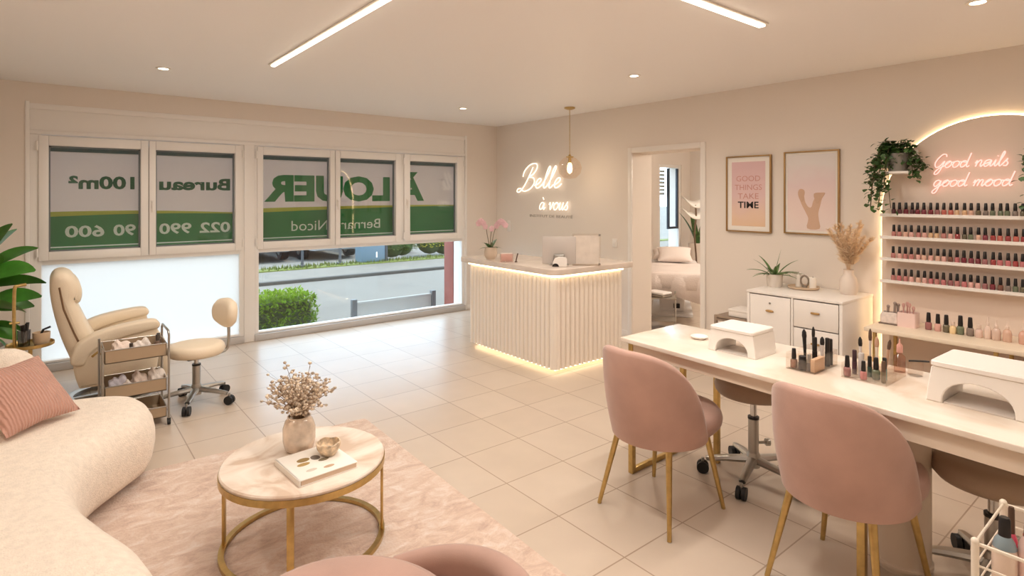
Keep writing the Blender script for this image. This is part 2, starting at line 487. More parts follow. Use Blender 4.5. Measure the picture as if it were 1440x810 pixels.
# low rail by the window
t = T('barrier_rail', 'low white barrier rail between two grey posts outside the window', 'barrier', (3.85, 7.45, GZ))
for sx in (-.62, .62):
    bm = BM(); box(bm, (sx-.035, -.035, -.02), (sx+.035, .035, .50), .006); O('post', bm, mat('barrier_grey', (92,90,90), .5), t)
bm = BM(); box(bm, (-.585, -.012, .03), (.585, .012, .44), .004)
O('panel', bm, mat('barrier_white', (170,164,156), .5), t)
bm = BM(); box(bm, (-.6, -.02, .43), (.6, .02, .46), .004); O('top_rail', bm, mat('barrier_white', (170,164,156), .5), t)
# coloured pillar
bm = BM(); box(bm, (-.17, -.12, 0), (.17, .12, 3.2), .01); tag(O('entrance_pillar', bm, mat('pillar_terracotta', (142,74,62), .7, var=.05), loc=(4.66, 7.05, GZ)), 'terracotta red pillar outside at the right end of the windows', 'pillar')

def car(label, loc, rz, rgb, name):
    t = T('car', label, 'car', loc, rz, 'cars parked beyond the verge')
    side = [(-2.1,.28),(-2.15,.6),(-2.0,.82),(-1.45,.92),(-.95,1.38),(.55,1.42),(1.25,.98),(1.95,.84),(2.15,.6),(2.1,.28)]
    bm = BM(); puff(bm, side, [(.12,-.82),(.03,-.78),(0,-.6),(0,.6),(.03,.78),(.12,.82)], 'xz'); O('body', bm, mat(name, rgb, .3, coat=.5), t)
    glass = [(-1.28,.95),(-.86,1.32),(.48,1.35),(1.05,.98)]
    bm = BM(); puff(bm, glass, [(0,-.825),(0,.825)], 'xz'); O('side_windows', bm, mat('car_window', (40,48,54), .1), t)
    for x in (-1.32, 1.32):
        for y in (-.74, .74):
            bm = BM(); cyl(bm, (x, y-.11, .31), (x, y+.11, .31), .31, seg=20); wo = O('wheel', bm, RUBBER, t)
            bm = BM(); cyl(bm, (x, y-.125, .31), (x, y+.125, .31), .18, seg=14); O('hub', bm, STEEL, wo)
    bm = BM(); box(bm, (2.08,-.6,.3), (2.2,.6,.45), .03); box(bm, (-2.2,-.6,.3), (-2.08,.6,.45), .03); O('bumper', bm, mat(name, rgb), t)
car('white car parked beside the blue grey cabinet', (6.75, 19.0, GZ), rad(-90), (150,150,152), 'car_paint_white')
car('pale silver car parked at the far left behind the verge', (4.8, 19.3, GZ), rad(-91), (116,122,130), 'car_paint_silver')
car('dark blue car parked between the two pale cars', (5.6, 25.6, GZ), rad(185), (52,58,72), 'car_paint_dark')
car('white car parked behind the dark green bush', (9.0, 19.4, GZ), rad(90), (146,144,142), 'car_paint_offwhite')
for px, lab in ((5.05, 'thin dark lamp post on the verge in front of the silver car'), (6.05, 'thin dark lamp post on the verge before the white car')):
    t = T('lamp_post', lab, 'lamp post', (px, 14.85, GZ+.09), 0, 'thin posts on the verge')
    bm = BM(); cyl(bm, (0, 0, 0), (0, 0, 3.2), .035, .025, 10); O('pole', bm, mat('post_dark', (62,62,64), .5), t)
    bm = BM(); box(bm, (-.07, -.07, 0), (.07, .07, .06), .01); O('foot_plate', bm, mat('post_dark', (62,62,64), .5), t)
    bm = BM(); tube(bm, [(0, 0, 3.15), (.1, -.1, 3.3), (.35, -.3, 3.35)], .025, 8); O('lamp_head', bm, mat('post_dark', (62,62,64), .5), t)
t = T('street_cabinet', 'blue grey street cabinet with white marks on the verge', 'cabinet', (6.98, 15.0, GZ+.09))
bm = BM(); box(bm, (-.36, -.2, 0), (.36, .2, 1.5), .02); O('housing', bm, mat('cabinet_blue', (94,112,124), .5), t)
bm = BM(); box(bm, (.08, -.206, .12), (.12, -.2, .27)); box(bm, (.08, -.206, .45), (.12, -.2, .6)); O('white_marks', bm, PAPER, t)
bm = BM(); box(bm, (.36, -.22, 0), (.43, .2, 1.9), .01); O('side_post', bm, mat('post_dark', (62,62,64), .5), t)
# far buildings beyond the parking, so the street has an end
t = T('far_building', 'long pale building far beyond the parked cars', 'building', (14, 42, GZ))
bm = BM(); box(bm, (-16, -3, 0), (22, 3, 7), .05); O('wall', bm, mat('far_facade', (206,200,192), .8), t)
bm = BM(); box(bm, (-16.4, -3.4, 7), (22.4, 3.4, 7.4), .05); O('roof', bm, mat('far_roof', (120,110,104), .8), t)
for i in range(8):
    bm = BM(); box(bm, (-14+i*4.5, -3.04, 2.6), (-12+i*4.5, -2.9, 4.2)); O('window', bm, mat('far_window', (96,112,124), .15), t)

# ------------------------------------------------------------------ reception desk
LEDW = emit('led_warm', (255,226,176), 9.)
LEDB = emit('led_warm_bright', (255,228,184), 5.)
SLAT = mat('slat_cream', (244,234,222), .5)
t = T('reception_desk', 'L-shaped reception desk with cream fluted front and lit edges', 'reception desk', (3.44, 3.68, 0))
bm = BM(); puff(bm, [(0,0),(.87,0),(.87,.5),(.5,.5),(.5,1.28),(0,1.28)], [(.02,.04),(.0,.04),(0,.845),(.02,.845)])
O('body', bm, SLAT, t)
bm = BM()
def half(x, y): cyl(bm, (x, y, .04), (x, y, .835), .025, seg=12)
y = .03
while y < 1.28: half(-.002, y); y += .058
x = .03
while x < .87: half(x, -.002); x += .058
half(.004, .004)
O('fluting', bm, SLAT, t)
bm = BM(); puff(bm, [(.05,.05),(.83,.05),(.83,.45),(.45,.45),(.45,1.24),(.05,1.24)], [(0,0),(0,.041)]); O('plinth', bm, SLAT, t)
def toprect(o, x1, y1):
    P = []
    r = .12
    for k in range(9):
        a = PI + PI/2*k/8; P.append((-o+r+r*math.cos(a), -o+r+r*math.sin(a)))
    return P + [(x1,-o),(x1,.56),(.56,.56),(.56,y1),(-o,y1)]
bm = BM(); puff(bm, toprect(.075, .96, 1.36), soft(.868, .922, .008)); O('countertop', bm, mat('counter_stone', (226,212,200), .22, var=.03, vscale=9), t)
bm = BM()
tube(bm, [(-.035, 1.27, .858), (-.035, 0.02, .858), (-.03, -.03, .858), (.02, -.035, .858), (.86, -.035, .858)], .009, 8); O('top_led_strip', bm, LEDB, t)
bm = BM(); tube(bm, [(.03, 1.24, .026), (.03, .03, .026), (.83, .03, .026)], .008, 8); O('base_led_strip', bm, LEDB, t)

# orchid
t = T('potted_orchid', 'pink orchid in a round beige pot at the left end of the reception desk', 'orchid', (3.47, 4.66, .922))
bm = BM(); lathe(bm, [(0,0),(.042,0),(.062,.03),(.066,.07),(.056,.12),(.05,.12),(.05,.1),(0,.1)]); O('pot', bm, mat('pot_beige', (212,192,172), .6, bump=.15), t)
bm = BM()
for a, l, up in ((200,.17,.9),(150,.12,.3),(20,.15,1.3),(-30,.12,.35),(80,.12,.6),(270,.12,.5)):
    leaf(bm, (0,0,.105), (math.cos(rad(a)), math.sin(rad(a)), up), l, .05, .7, .15, 6, .7)
O('leaves', bm, DLEAF, t)
stems = [spline([(0,.01,.1),(-.02,.03,.24),(-.025,.05,.33),(-.045,.09,.385),(-.06,.12,.36)], 6), spline([(.01,0,.1),(.02,-.02,.24),(.04,-.05,.34),(.06,-.1,.385),(.07,-.16,.35)], 6), spline([(0,-.005,.1),(.0,0,.22),(.01,-.01,.31)], 6)]
bm = BM()
for s in stems: tube(bm, s, .0035, 6)
O('stem', bm, mat('orchid_stem', (110,92,62), .6), t)
OM = mat('orchid_petal', (228,190,196), .6)
for s, ks in ((stems[0], (12,15,18,21,24)), (stems[1], (12,14,16,18,20,22,24)), (stems[2], (12,))):
    for k in ks:
        p = Vector(s[min(k, len(s)-1)]); bm = BM(); c = p+Vector((-.012, -.01, -.004))
        for q in range(5):
            a = 2*PI*q/5+.3; d = Vector((.78*math.cos(a)*.8, -.63*math.cos(a)*.8, math.sin(a)))
            ball(bm, c+d*.017, .015, 8, (1,1,1))
        for v in bm.verts: v.co += (c-v.co).dot(Vector((.62,.78,0)))*Vector((.62,.78,0))*.7
        ball(bm, c+Vector((-.008,-.01,0)), .006, 6)
        O('blossom', bm, OM, t)
# pink card and pen pot
t = T('card_holder', 'small clear holder of pink cards beside the orchid', 'card holder', (3.44, 4.36, .922), rad(-38))
bm = BM(); box(bm, (-.065,.0,.006), (.065,.004,.075), .001); box(bm, (-.065,-.03,0), (.065,.03,.006), .001); O('holder', bm, clear('pink_acrylic', (252,242,240), .06), t)
bm = BM(); box(bm, (-.055,.005,.008), (.055,.014,.085), .001); O('cards', bm, mat('card_pink', (238,222,214), .7), t)
t = T('pen', 'dark pen standing at a slant beside the pink card holder', 'pen', (3.495, 4.285, .922))
bm = BM(); cyl(bm, (0,0,.012), (.012,-.012,.085), .006, .006, 10); O('barrel', bm, mat('pen_brown', (96,76,66), .4), t)
bm = BM(); lathe(bm, [(0,0),(.014,0),(.014,.006),(.006,.014),(0,.014)]); O('stand', bm, mat('pen_brown', (96,76,66), .4), t)
# monitor seen from behind, tape dispenser in front, acrylic sign holder
RZV = rad(-44)
t = T('monitor', 'thin silver monitor seen from behind on the reception desk', 'monitor', (3.66, 3.86, .922), RZV)
bm = BM(); box(bm, (-.155,-.006,.012), (.155,.008,.262), .004); O('back_panel', bm, mat('monitor_silver', (206,198,192), .35, .1), t)
bm = BM(); box(bm, (-.148,.0085,.02), (.148,.010,.255)); O('screen', bm, mat('screen_dark', (30,30,34), .15), t)
bm = BM(); box(bm, (-.05,-.03,.02), (.05,-.006,.10), .01); box(bm, (-.09,-.02,0), (.09,.07,.008), .003); O('stand', bm, STEEL, t)
t = T('tape_dispenser', 'small white rounded dispenser with a dark opening before the monitor', 'dispenser', (3.575, 3.76, .922), RZV)
bm = BM(); puff(bm, [(-.065,0),(-.062,.045),(-.045,.075),(-.01,.088),(.05,.086),(.064,.07),(.066,0)], soft(-.03,.03,.006), 'xz'); O('shell', bm, WHITE, t)
bm = BM(); puff(bm, [(-.05+.03*math.cos(rad(a))+.012, .004+.028*math.sin(rad(a))) for a in range(0,181,20)], [(0,-.033),(0,-.028)], 'xz'); O('opening', bm, BLACK, t)
t = T('sign_holder', 'upright clear acrylic sign holder with a pale sheet on the reception desk', 'sign holder', (3.84, 3.685, .922), RZV)
bm = BM(); box(bm, (-.13,-.004,.0), (.13,.004,.29), .001); O('acrylic_panel', bm, ACRYL, t)
bm = BM(); box(bm, (-.115,-.0015,.012), (.115,.0015,.272)); O('paper_sheet', bm, mat('sheet_cream', (238,230,222), .7, var=.03, vscale=14), t)
bm = BM()
for z in (.012, .278): cyl(bm, (.118,-.012,z), (.118,.012,z), .010, seg=12)
O('pin', bm, STEEL, t)
bm = BM(); box(bm, (-.13,-.045,-.0), (.13,.045,.006), .001); O('base', bm, ACRYL, t)

# wall switches
def plate(name, lab, y, z, h):
    t = T(name, lab, 'switch', (XR, y, z), 0, 'white wall plates')
    bm = BM(); box(bm, (-.012,-.035,-h/2), (0,.035,h/2), .004); O('plate', bm, WHITE, t)
    bm = BM(); box(bm, (-.018,-.02,-.02), (-.011,.02,.025), .003); O('rocker', bm, WHITE, t)
plate('light_switch', 'tall white light switch on the wall behind the orchid', 6.25, 1.14, .15)
plate('light_switch', 'white light switch between the reception desk and the doorway', 4.335, 1.03, .09)

# ------------------------------------------------------------------ neon lettering
GL = {
 'o': ([(.6,1),(.25,.9),(.05,.5),(.2,.07),(.5,0),(.8,.3),(.85,.7),(.6,1),(.8,.82),(1.05,.85)], 1.02),
 'd': ([(.85,.75),(.55,1),(.2,.85),(.05,.4),(.25,0),(.6,.15),(.85,.7),(1.0,2.2),(.92,1.2),(.88,.4),(1.0,.02),(1.25,.2)], 1.25),
 'a': ([(.85,.8),(.55,1),(.2,.85),(.05,.4),(.25,0),(.6,.2),(.87,.9),(.85,.3),(.98,0),(1.2,.3)], 1.2),
 'n': ([(0,.5),(.15,.95),(.2,.5),(.15,0),(.25,.6),(.55,1),(.74,.8),(.7,.3),(.85,0),(1.08,.3)], 1.08),
 'm': ([(0,.5),(.15,.95),(.2,.5),(.15,0),(.25,.6),(.5,1),(.66,.8),(.6,0),(.7,.6),(.95,1),(1.12,.8),(1.08,.3),(1.22,0),(1.45,.35)], 1.45),
 'i': ([(0,.3),(.2,.95),(.18,.3),(.32,0),(.55,.3)], .55),
 'l': ([(0,.3),(.3,1.2),(.45,1.95),(.33,2.2),(.2,1.7),(.18,.4),(.33,0),(.6,.3)], .6),
 's': ([(0,.3),(.35,.95),(.42,1.1),(.38,.75),(.62,.4),(.5,.03),(.12,.08)], .75),
 'e': ([(0,.3),(.35,.45),(.6,.75),(.5,1),(.25,.9),(.12,.45),(.3,.03),(.6,.1),(.85,.4)], .85),
 'v': ([(0,.7),(.15,1),(.25,.6),(.4,0),(.65,.6),(.75,1),(1.0,.8)], .95),
 'u': ([(0,.6),(.15,1),(.12,.4),(.3,0),(.6,.3),(.74,1),(.7,.3),(.85,0),(1.1,.3)], 1.1),
 'g': ([(.85,.8),(.55,1),(.2,.85),(.05,.4),(.25,0),(.6,.2),(.87,.95),(.8,-.2),(.6,-1.0),(.25,-1.1),(.15,-.8),(.5,-.3),(1.2,.35)], 1.15),
 'G': ([(1.45,1.75),(1.3,2.1),(.85,2.15),(.35,1.5),(.15,.7),(.4,.1),(.9,.25),(1.35,1.05),(1.25,.2),(1.0,-.8),(.6,-1.1),(.45,-.75),(.9,-.1),(1.6,.35)], 1.55),
 'B': ([(-.3,1.25),(-.25,1.9),(.25,2.5),(.9,2.55),(1.1,2.1),(.85,1.5),(.4,1.2),(.95,1.1),(1.2,.6),(.95,0),(.35,-.3),(-.1,-.15)], 1.3),
}
def write(word):
    """strokes of a joined-up word, letter heights in x-heights"""
    strokes = []; cur = []; x = 0
    for ch in word:
        if ch == ' ':
            if cur: strokes.append(cur); cur = []
            x += .7; continue
        acc = ch == 'à'
        pts, w = GL['a' if acc else ch]
        if ch == 'B':
            strokes.append([(px+x, py) for px, py in pts])
            strokes.append([(px+x, py) for px, py in ((.62,2.2),(.4,1.2),(.1,.2),(-.25,-.35),(-.55,-.35),(-.55,-.05),(-.2,.0))])
        else: cur += [(px+x, py) for px, py in pts]
        if ch == 'i': strokes.append([(x+.26,1.5),(x+.3,1.58)])
        if acc: strokes.append([(x+.35,1.75),(x+.65,1.4)])
        x += w
    if cur: strokes.append(cur)
    return strokes, x
def neon(word, wall_y, z0, xh, width, r, m, parent, name, px, off, slant=.28, squash=1.):
    st, w = write(word); k = width/(w+.5)
    bm = BM()
    for s in st:
        pts = [Vector((px, wall_y-(a+slant*b)*k, z0+b*xh)) - off for a, b in spline([Vector(q) for q in s], 5)]
        tube(bm, pts, r, 6)
    O(name, bm, m, parent)
NEONP = emit('neon_pink', (255,178,164), 1.7)
NEONW = emit('neon_warm_white', (255,232,204), 1.9)
t = T('neon_sign', 'warm white glowing script sign on the wall behind the reception desk', 'neon sign', (XR-.03, 5.5, 1.65), 0, 'neon script signs')
off = Vector((XR-.03, 5.5, 1.65))
neon('Belle', 5.93, 1.66, .125, .82, .0075, NEONW, t, 'lettering', XR-.03, off)
neon('à vous', 5.60, 1.385, .09, .58, .006, NEONW, t, 'lettering', XR-.03, off)
bm = BM()
for yy, zz in ((.3,.1),(-.1,.1),(.0,-.15),(-.35,-.2)): cyl(bm, (0,yy,zz), (.03,yy,zz), .006, seg=8)
O('spacer', bm, ACRYL, t)
bm = text_bm('INSTITUT DE BEAUTÉ', 0, .80, 0, .042, frame_mtx((0,0,0), (0,-1,0), (0,0,1)), -.004, .004)
tag(O('wall_lettering', bm, mat('lettering_grey', (172,162,152), .5), loc=(XR-.001, 5.81, 1.283)), 'small grey raised capitals under the warm white neon sign', 'lettering')

# pendant lamp
t = T('pendant_lamp', 'clear glass globe pendant lamp on a thin brass rod by the desk', 'pendant lamp', (4.54, 4.615, H))
bm = BM(); lathe(bm, [(0,0),(.06,0),(.06,-.014),(.03,-.026),(0,-.026)], seg=24); O('canopy', bm, GOLD, t)
bm = BM(); cyl(bm, (0,0,-.02), (0,0,-.55), .0035, seg=8); O('rod', bm, GOLD, t)
bm = BM(); lathe(bm, [(0,-.52),(.012,-.53),(.016,-.545),(.042,-.552),(.042,-.56),(.018,-.566),(.018,-.62),(0,-.62)], seg=20); O('socket', bm, GOLD, t)
bm = BM(); lathe(bm, [(.04,-.556),(.07,-.57),(.115,-.615),(.135,-.675),(.12,-.74),(.07,-.79),(0,-.80)], seg=28); O('glass_globe', bm, clear('globe_glass', (255,248,240), .12), t)
bm = BM(); lathe(bm, [(0,-.61),(.016,-.62),(.026,-.65),(.03,-.69),(.024,-.725),(0,-.745)], seg=16); O('bulb', bm, emit('bulb_glow', (255,222,170), 5.), t)

# ------------------------------------------------------------------ posters
def poster(label, y0, y1, z0, z1, group):
    t = T('framed_poster', label, 'poster', (XR, (y0+y1)/2, (z0+z1)/2), 0, group)
    hy, hz = (y1-y0)/2, (z1-z0)/2; f = .012
    bm = BM()
    for a, b, c, d in ((-hy,-hy+f,-hz,hz),(hy-f,hy,-hz,hz),(-hy+f,hy-f,-hz,-hz+f),(-hy+f,hy-f,hz-f,hz)): box(bm, (-.03,a,c), (0,b,d), .002)
    O('frame', bm, mat('frame_bronze', (168,134,88), .4, .7), t)
    bm = BM(); box(bm, (-.016,-hy+f,-hz+f), (-.004,hy-f,hz-f)); O('mount', bm, PAPER, t)
    return t, hy, hz
def gradient(name, cols, lo, hi):
    m = bpy.data.materials.new(name); m.use_nodes = True; nt = m.node_tree; p = nt.nodes['Principled BSDF']; p.inputs['Roughness'].default_value = .6
    tc = nt.nodes.new('ShaderNodeTexCoord'); sp = nt.nodes.new('ShaderNodeSeparateXYZ'); mr = nt.nodes.new('ShaderNodeMapRange')
    mr.inputs['From Min'].default_value = lo; mr.inputs['From Max'].default_value = hi
    n = nt.nodes.new('ShaderNodeTexNoise'); n.inputs['Scale'].default_value = 7
    ad = nt.nodes.new('ShaderNodeMath'); ad.operation = 'MULTIPLY_ADD'; ad.inputs[1].default_value = .25; 
    nt.links.new(tc.outputs['Object'], sp.inputs[0]); nt.links.new(sp.outputs['Z'], mr.inputs['Value'])
    nt.links.new(tc.outputs['Object'], n.inputs['Vector']); nt.links.new(n.outputs['Fac'], ad.inputs[0]); nt.links.new(mr.outputs[0], ad.inputs[2])
    r = nt.nodes.new('ShaderNodeValToRGB')
    while len(r.color_ramp.elements) < len(cols): r.color_ramp.elements.new(.5)
    for e, (pos, c) in zip(r.color_ramp.elements, cols): e.position = pos; e.color = lin(c)
    nt.links.new(ad.outputs[0], r.inputs['Fac']); nt.links.new(r.outputs['Color'], p.inputs['Base Color'])
    return m
t, hy, hz = poster('framed pink poster with four lines of capital letters, right of the doorway', 2.522, 2.953, 1.228, 1.925, 'framed prints on the right wall')
bm = BM(); box(bm, (-.018,-hy+.055,-hz+.055), (-.0155,hy-.055,hz-.055))
O('print', bm, gradient('poster_pink_print', [(0,(226,190,150)),(.3,(228,198,176)),(.55,(224,194,192)),(1,(220,186,188))], -.3, .3), t)
WM = frame_mtx((-.019, 0, 0), (0,-1,0), (0,0,1))
for body, x, z, h, m in (('GOOD',.115,.115,.05,0),('THINGS',.13,.035,.05,0),('TAKE',.10,-.045,.05,0),('TIME',.10,-.13,.06,1)):
    bm = text_bm(body, -x, x, z, z+h, WM, .02 if m else .0)
    O('lettering', bm, mat('print_black', (40,32,32), .6) if m else mat('print_rose', (204,148,138), .5), t)
t, hy, hz = poster('framed pale print of two cupped hands, left of the pampas vase', 1.959, 2.408, 1.235, 1.936, 'framed prints on the right wall')
bm = BM(); box(bm, (-.018,-hy+.03,-hz+.03), (-.0155,hy-.03,hz-.03))
O('print', bm, gradient('poster_pale_print', [(0,(232,218,210)),(.45,(232,210,204)),(.75,(226,206,206)),(1,(226,220,218))], -.32, .32), t)
HB = mat('print_hand_brown', (206,172,148), .6); HD = mat('print_hand_tan', (200,166,142), .6)
for pts, hx, hm in (
  ([(.03,-.30),(.02,-.22),(.045,-.16),(.075,-.10),(.10,-.03),(.10,.0),(.075,.01),(.055,-.03),(.045,-.08),(.02,-.12),(-.005,-.12),(-.02,-.07),(-.05,-.02),(-.10,.0),(-.11,-.015),(-.09,-.05),(-.075,-.11),(-.06,-.17),(-.065,-.23),(-.07,-.30)], .0172, HB),
  ([(.105,.0),(.09,.03),(.06,.025),(.05,.0),(.06,-.05),(.07,-.08),(.095,-.05)], .0192, HD),
  ([(-.025,-.01),(-.04,-.08),(-.06,-.09),(-.085,-.05),(-.115,-.005),(-.08,.0)], .0192, HD)):
    bm = BM(); puff(bm, [(p.x, p.y) for p in spline([Vector(q) for q in pts], 3, True)], [(0,-hx-.0012),(0,-hx+.001)], 'yz')
    O('hand_print', bm, hm, t)

# ------------------------------------------------------------------ cabinet
t = T('storage_cabinet', 'low white cabinet with one door and drawers under the posters', 'cabinet', (4.405, 1.72, 0))
D, W, Hc = .565, .72, .80
bm = BM()
box(bm, (.0,0,0), (D,.022,Hc-.02), .003); box(bm, (.0,W-.022,0), (D,W,Hc-.02), .003); box(bm, (.0,.35,.05), (D,.366,Hc-.02), .002)
box(bm, (.02,.02,.03), (D,W-.02,.06), .003); box(bm, (D-.012,.02,.03), (D,W-.02,Hc-.02)); box(bm, (.05,.02,0), (.07,W-.02,.04))
O('body', bm, WHITE, t)
bm = BM(); box(bm, (-.004,-.004,Hc-.02), (D,W+.004,Hc), .004); O('top', bm, WHITE, t)
HM = mat('handle_brass', (196,160,110), .35, .9)
bm = BM(); box(bm, (.0,.372,.065), (.018,W-.026,Hc-.028), .003); d = O('door', bm, WHITE, t)
bm = BM(); cyl(bm, (-.004,.53,.715), (.004,.53,.715), .008, seg=10); O('keyhole', bm, STEEL, d)
bm = BM(); lathe(bm, [(0,0),(.03,0),(.034,.006),(.02,.012),(0,.012)], seg=16, sy=1, sx=.6)
for v in bm.verts: v.co = Vector((-v.co.z, v.co.y+.53, v.co.x*.5+.655))
O('handle', bm, HM, d)
for z0, z1 in ((.57,.772),(.325,.562),(.07,.317)):
    bm = BM(); box(bm, (.0,.028,z0), (.018,.345,z1), .003); d = O('drawer', bm, WHITE, t)
    bm = BM(); box(bm, (-.018,.155,(z0+z1)/2+.012), (0,.215,(z0+z1)/2+.026), .004); O('handle', bm, HM, d)
# spiky plant
t = T('potted_aloe', 'spiky green plant in a white pot on the white cabinet', 'potted plant', (4.73, 2.375, .80))
bm = BM(); lathe(bm, [(0,0),(.055,0),(.06,.01),(.064,.105),(.056,.105),(.054,.085),(0,.085)]); O('pot', bm, mat('pot_white', (226,216,206), .5), t)
bm = BM()
for i in range(22):
    a = i*2.4; up = random.uniform(.35, 1.8) if i > 10 else random.uniform(.25, .7)
    leaf(bm, (.02*math.cos(a), .02*math.sin(a), .085), (math.cos(a), math.sin(a), up), random.uniform(.14,.23), .030, .7, .35, 7, .55)
leaf(bm, (0,0,.085), (.1,-.18,1), .23, .024, .1, .35, 6, .55)
O('leaves', bm, mat('aloe_green', (92,120,70), .5, var=.2, vscale=20), t)
# tray with candle, card and cup
t = T('round_tray', 'round beige tray of candles beside the spiky plant', 'tray', (4.80, 2.17, .80))
bm = BM(); lathe(bm, [(0,0),(.10,0),(.115,.008),(.12,.022),(.115,.022),(.108,.01),(0,.008)], seg=32); O('dish', bm, mat('tray_beige', (212,188,162), .5), t)
for nm, lab, x, y, r, h, m in (('pillar_candle', 'tall white candle at the left of the round tray', .03, .055, .022, .11, PAPER), ('candle', 'short white candle at the right of the round tray', .02, -.065, .026, .085, PAPER)):
    q = T(nm, lab, 'candle', (4.80+x, 2.17+y, .809))
    bm = BM(); lathe(bm, [(0,0),(r,0),(r,h),(r*.85,h+.003),(0,h-.004)], seg=20); O('wax', bm, m, q)
    bm = BM(); cyl(bm, (0,0,h-.005), (.001,0,h+.012), .0015, seg=6); O('wick', bm, BLACK, q)
q = T('ring_ornament', 'dark ring ornament standing between the two candles', 'ornament', (4.825, 2.172, .809))
bm = BM(); tube(bm, [(0,.032*math.cos(a),.052+.042*math.sin(a)) for a in [2*PI*k/24 for k in range(24)]], .008, 8, True); O('ring', bm, mat('ornament_grey', (140,126,112), .5), q)
bm = BM(); lathe(bm, [(0,0),(.022,0),(.02,.01),(0,.012)], seg=14); O('foot', bm, mat('ornament_grey', (140,126,112), .5), q)
# pampas vase
t = T('pampas_vase', 'white ribbed vase of beige pampas grass on the white cabinet', 'vase', (4.80, 1.83, .80))
bm = BM(); lathe(bm, [(0,0),(.05,0),(.06,.02),(.064,.07),(.055,.125),(.034,.155),(.032,.18),(.038,.19),(.032,.19),(.027,.175),(0,.16)], seg=32); O('vase_body', bm, mat('vase_white', (226,212,200), .6, bump=.1), t)
PM = translucent('pampas', (240,218,188), .35)
for i in range(13):
    a = i*2.4; sp = .09*math.sqrt((i+.5)/13); L = random.uniform(.30,.42)-sp*.8
    tip = Vector((sp*1.5*math.cos(a), sp*2.0*math.sin(a), .18+L))
    ax = spline([(0,0,.15),(tip.x*.35,tip.y*.35,.18+L*.45),tuple(tip)], 8)
    bm = BM(); tube(bm, ax, .0018, 5)
    for k in range(5, len(ax)):
        f = (k-5)/(len(ax)-6)
        for q in range(26):
            d = Vector((random.gauss(0,1), random.gauss(0,1), 1.3)).normalized(); l = .066*(1-.5*f)
            s = d.orthogonal().normalized()*.0016; p = ax[k]+Vector((0,0,random.uniform(-.01,.01)))
            bm.faces.new([bm.verts.new(p-s), bm.verts.new(p+s), bm.verts.new(p+d*l*.6+s*1.8-Vector((0,0,.004))), bm.verts.new(p+d*l-Vector((0,0,.010)))])
    O('plume', bm, PM, t)
# low rack with white box at the left of the cabinet
t = T('file_rack', 'low dark slatted rack at the left of the white cabinet', 'rack', (4.70, 2.68, 0))
WD = mat('rack_grey_wood', (150,132,116), .6, var=.1)
bm = BM()
for z in (.06,.12,.18,.24,.30,.36,.42,.48,.505):
    box(bm, (-.14,-.15,z-.012), (.14,.15,z+.006), .002)
O('shelf_slats', bm, WD, t)
for x in (-.13,.13):
    for y in (-.14,.14):
        bm = BM(); box(bm, (x-.012,y-.012,0), (x+.012,y+.012,.515), .002); O('post', bm, WD, t)
t = T('white_box', 'small white lidded box on the slatted rack', 'box', (4.70, 2.63, .515))
bm = BM(); box(bm, (-.10,-.09,0), (.10,.09,.05), .006); O('box_body', bm, WHITE, t)
bm = BM(); box(bm, (-.104,-.094,.045), (.104,.094,.065), .006); O('lid', bm, WHITE, t)

# ------------------------------------------------------------------ lit arch with polish shelves
AC, AR, AS = .98, .668, 1.43
t = T('arch_panel', 'arched wall panel with a glowing edge behind the polish shelves', 'wall panel', (XR, AC, 0))
def arch(r, n=32): return [(-r,0)]+[(-r*math.cos(PI*k/n), AS+r*math.sin(PI*k/n)) for k in range(n+1)]+[(r,0)]
bm = BM(); puff(bm, arch(AR), [(0,-.005),(0,-.046),(.004,-.05)], 'yz')
O('panel', bm, mat('arch_cream', (236,218,204), .75, bump=.03, bscale=160), t)
bm = BM(); tube(bm, [(-.012, y, z) for y, z in arch(AR+.006)], .006, 8); O('led_edge', bm, emit('arch_led', (255,218,164), 9.), t)
for zt, lab in ((1.42,'top'),(1.256,'second'),(1.096,'third'),(.933,'lowest')):
    s = T('polish_shelf', '%s of the four thin white polish shelves on the lit arch' % {'top':'topmost','second':'second from top','third':'third from top','lowest':'lowest'}[lab], 'shelf', (XR-.05, .98, zt), 0, 'white polish shelves')
    bm = BM(); box(bm, (-.12,-.64,-.016), (0,.64,0), .003); O('board', bm, WHITE, s)
    bm = BM(); box(bm, (-.12,-.64,0), (-.114,.64,.008), .001); O('front_lip', bm, WHITE, s)
t = T('neon_sign', 'pink glowing two-line script sign inside the lit arch', 'neon sign', (XR-.065, 1.1, 1.72), 0, 'neon script signs')
off = Vector((XR-.065, 1.1, 1.72))
neon('Good nails', 1.318, 1.757, .043, .435, .0036, NEONP, t, 'lettering', XR-.067, off)
neon('good mood', 1.318, 1.625, .043, .455, .0036, NEONP, t, 'lettering', XR-.067, off)
bm = BM()
for yy, zz in ((.15,.06),(-.15,.06),(.15,-.08),(-.15,-.08)): cyl(bm, (0,yy,zz), (.015,yy,zz), .004, seg=6)
O('spacer', bm, ACRYL, t)

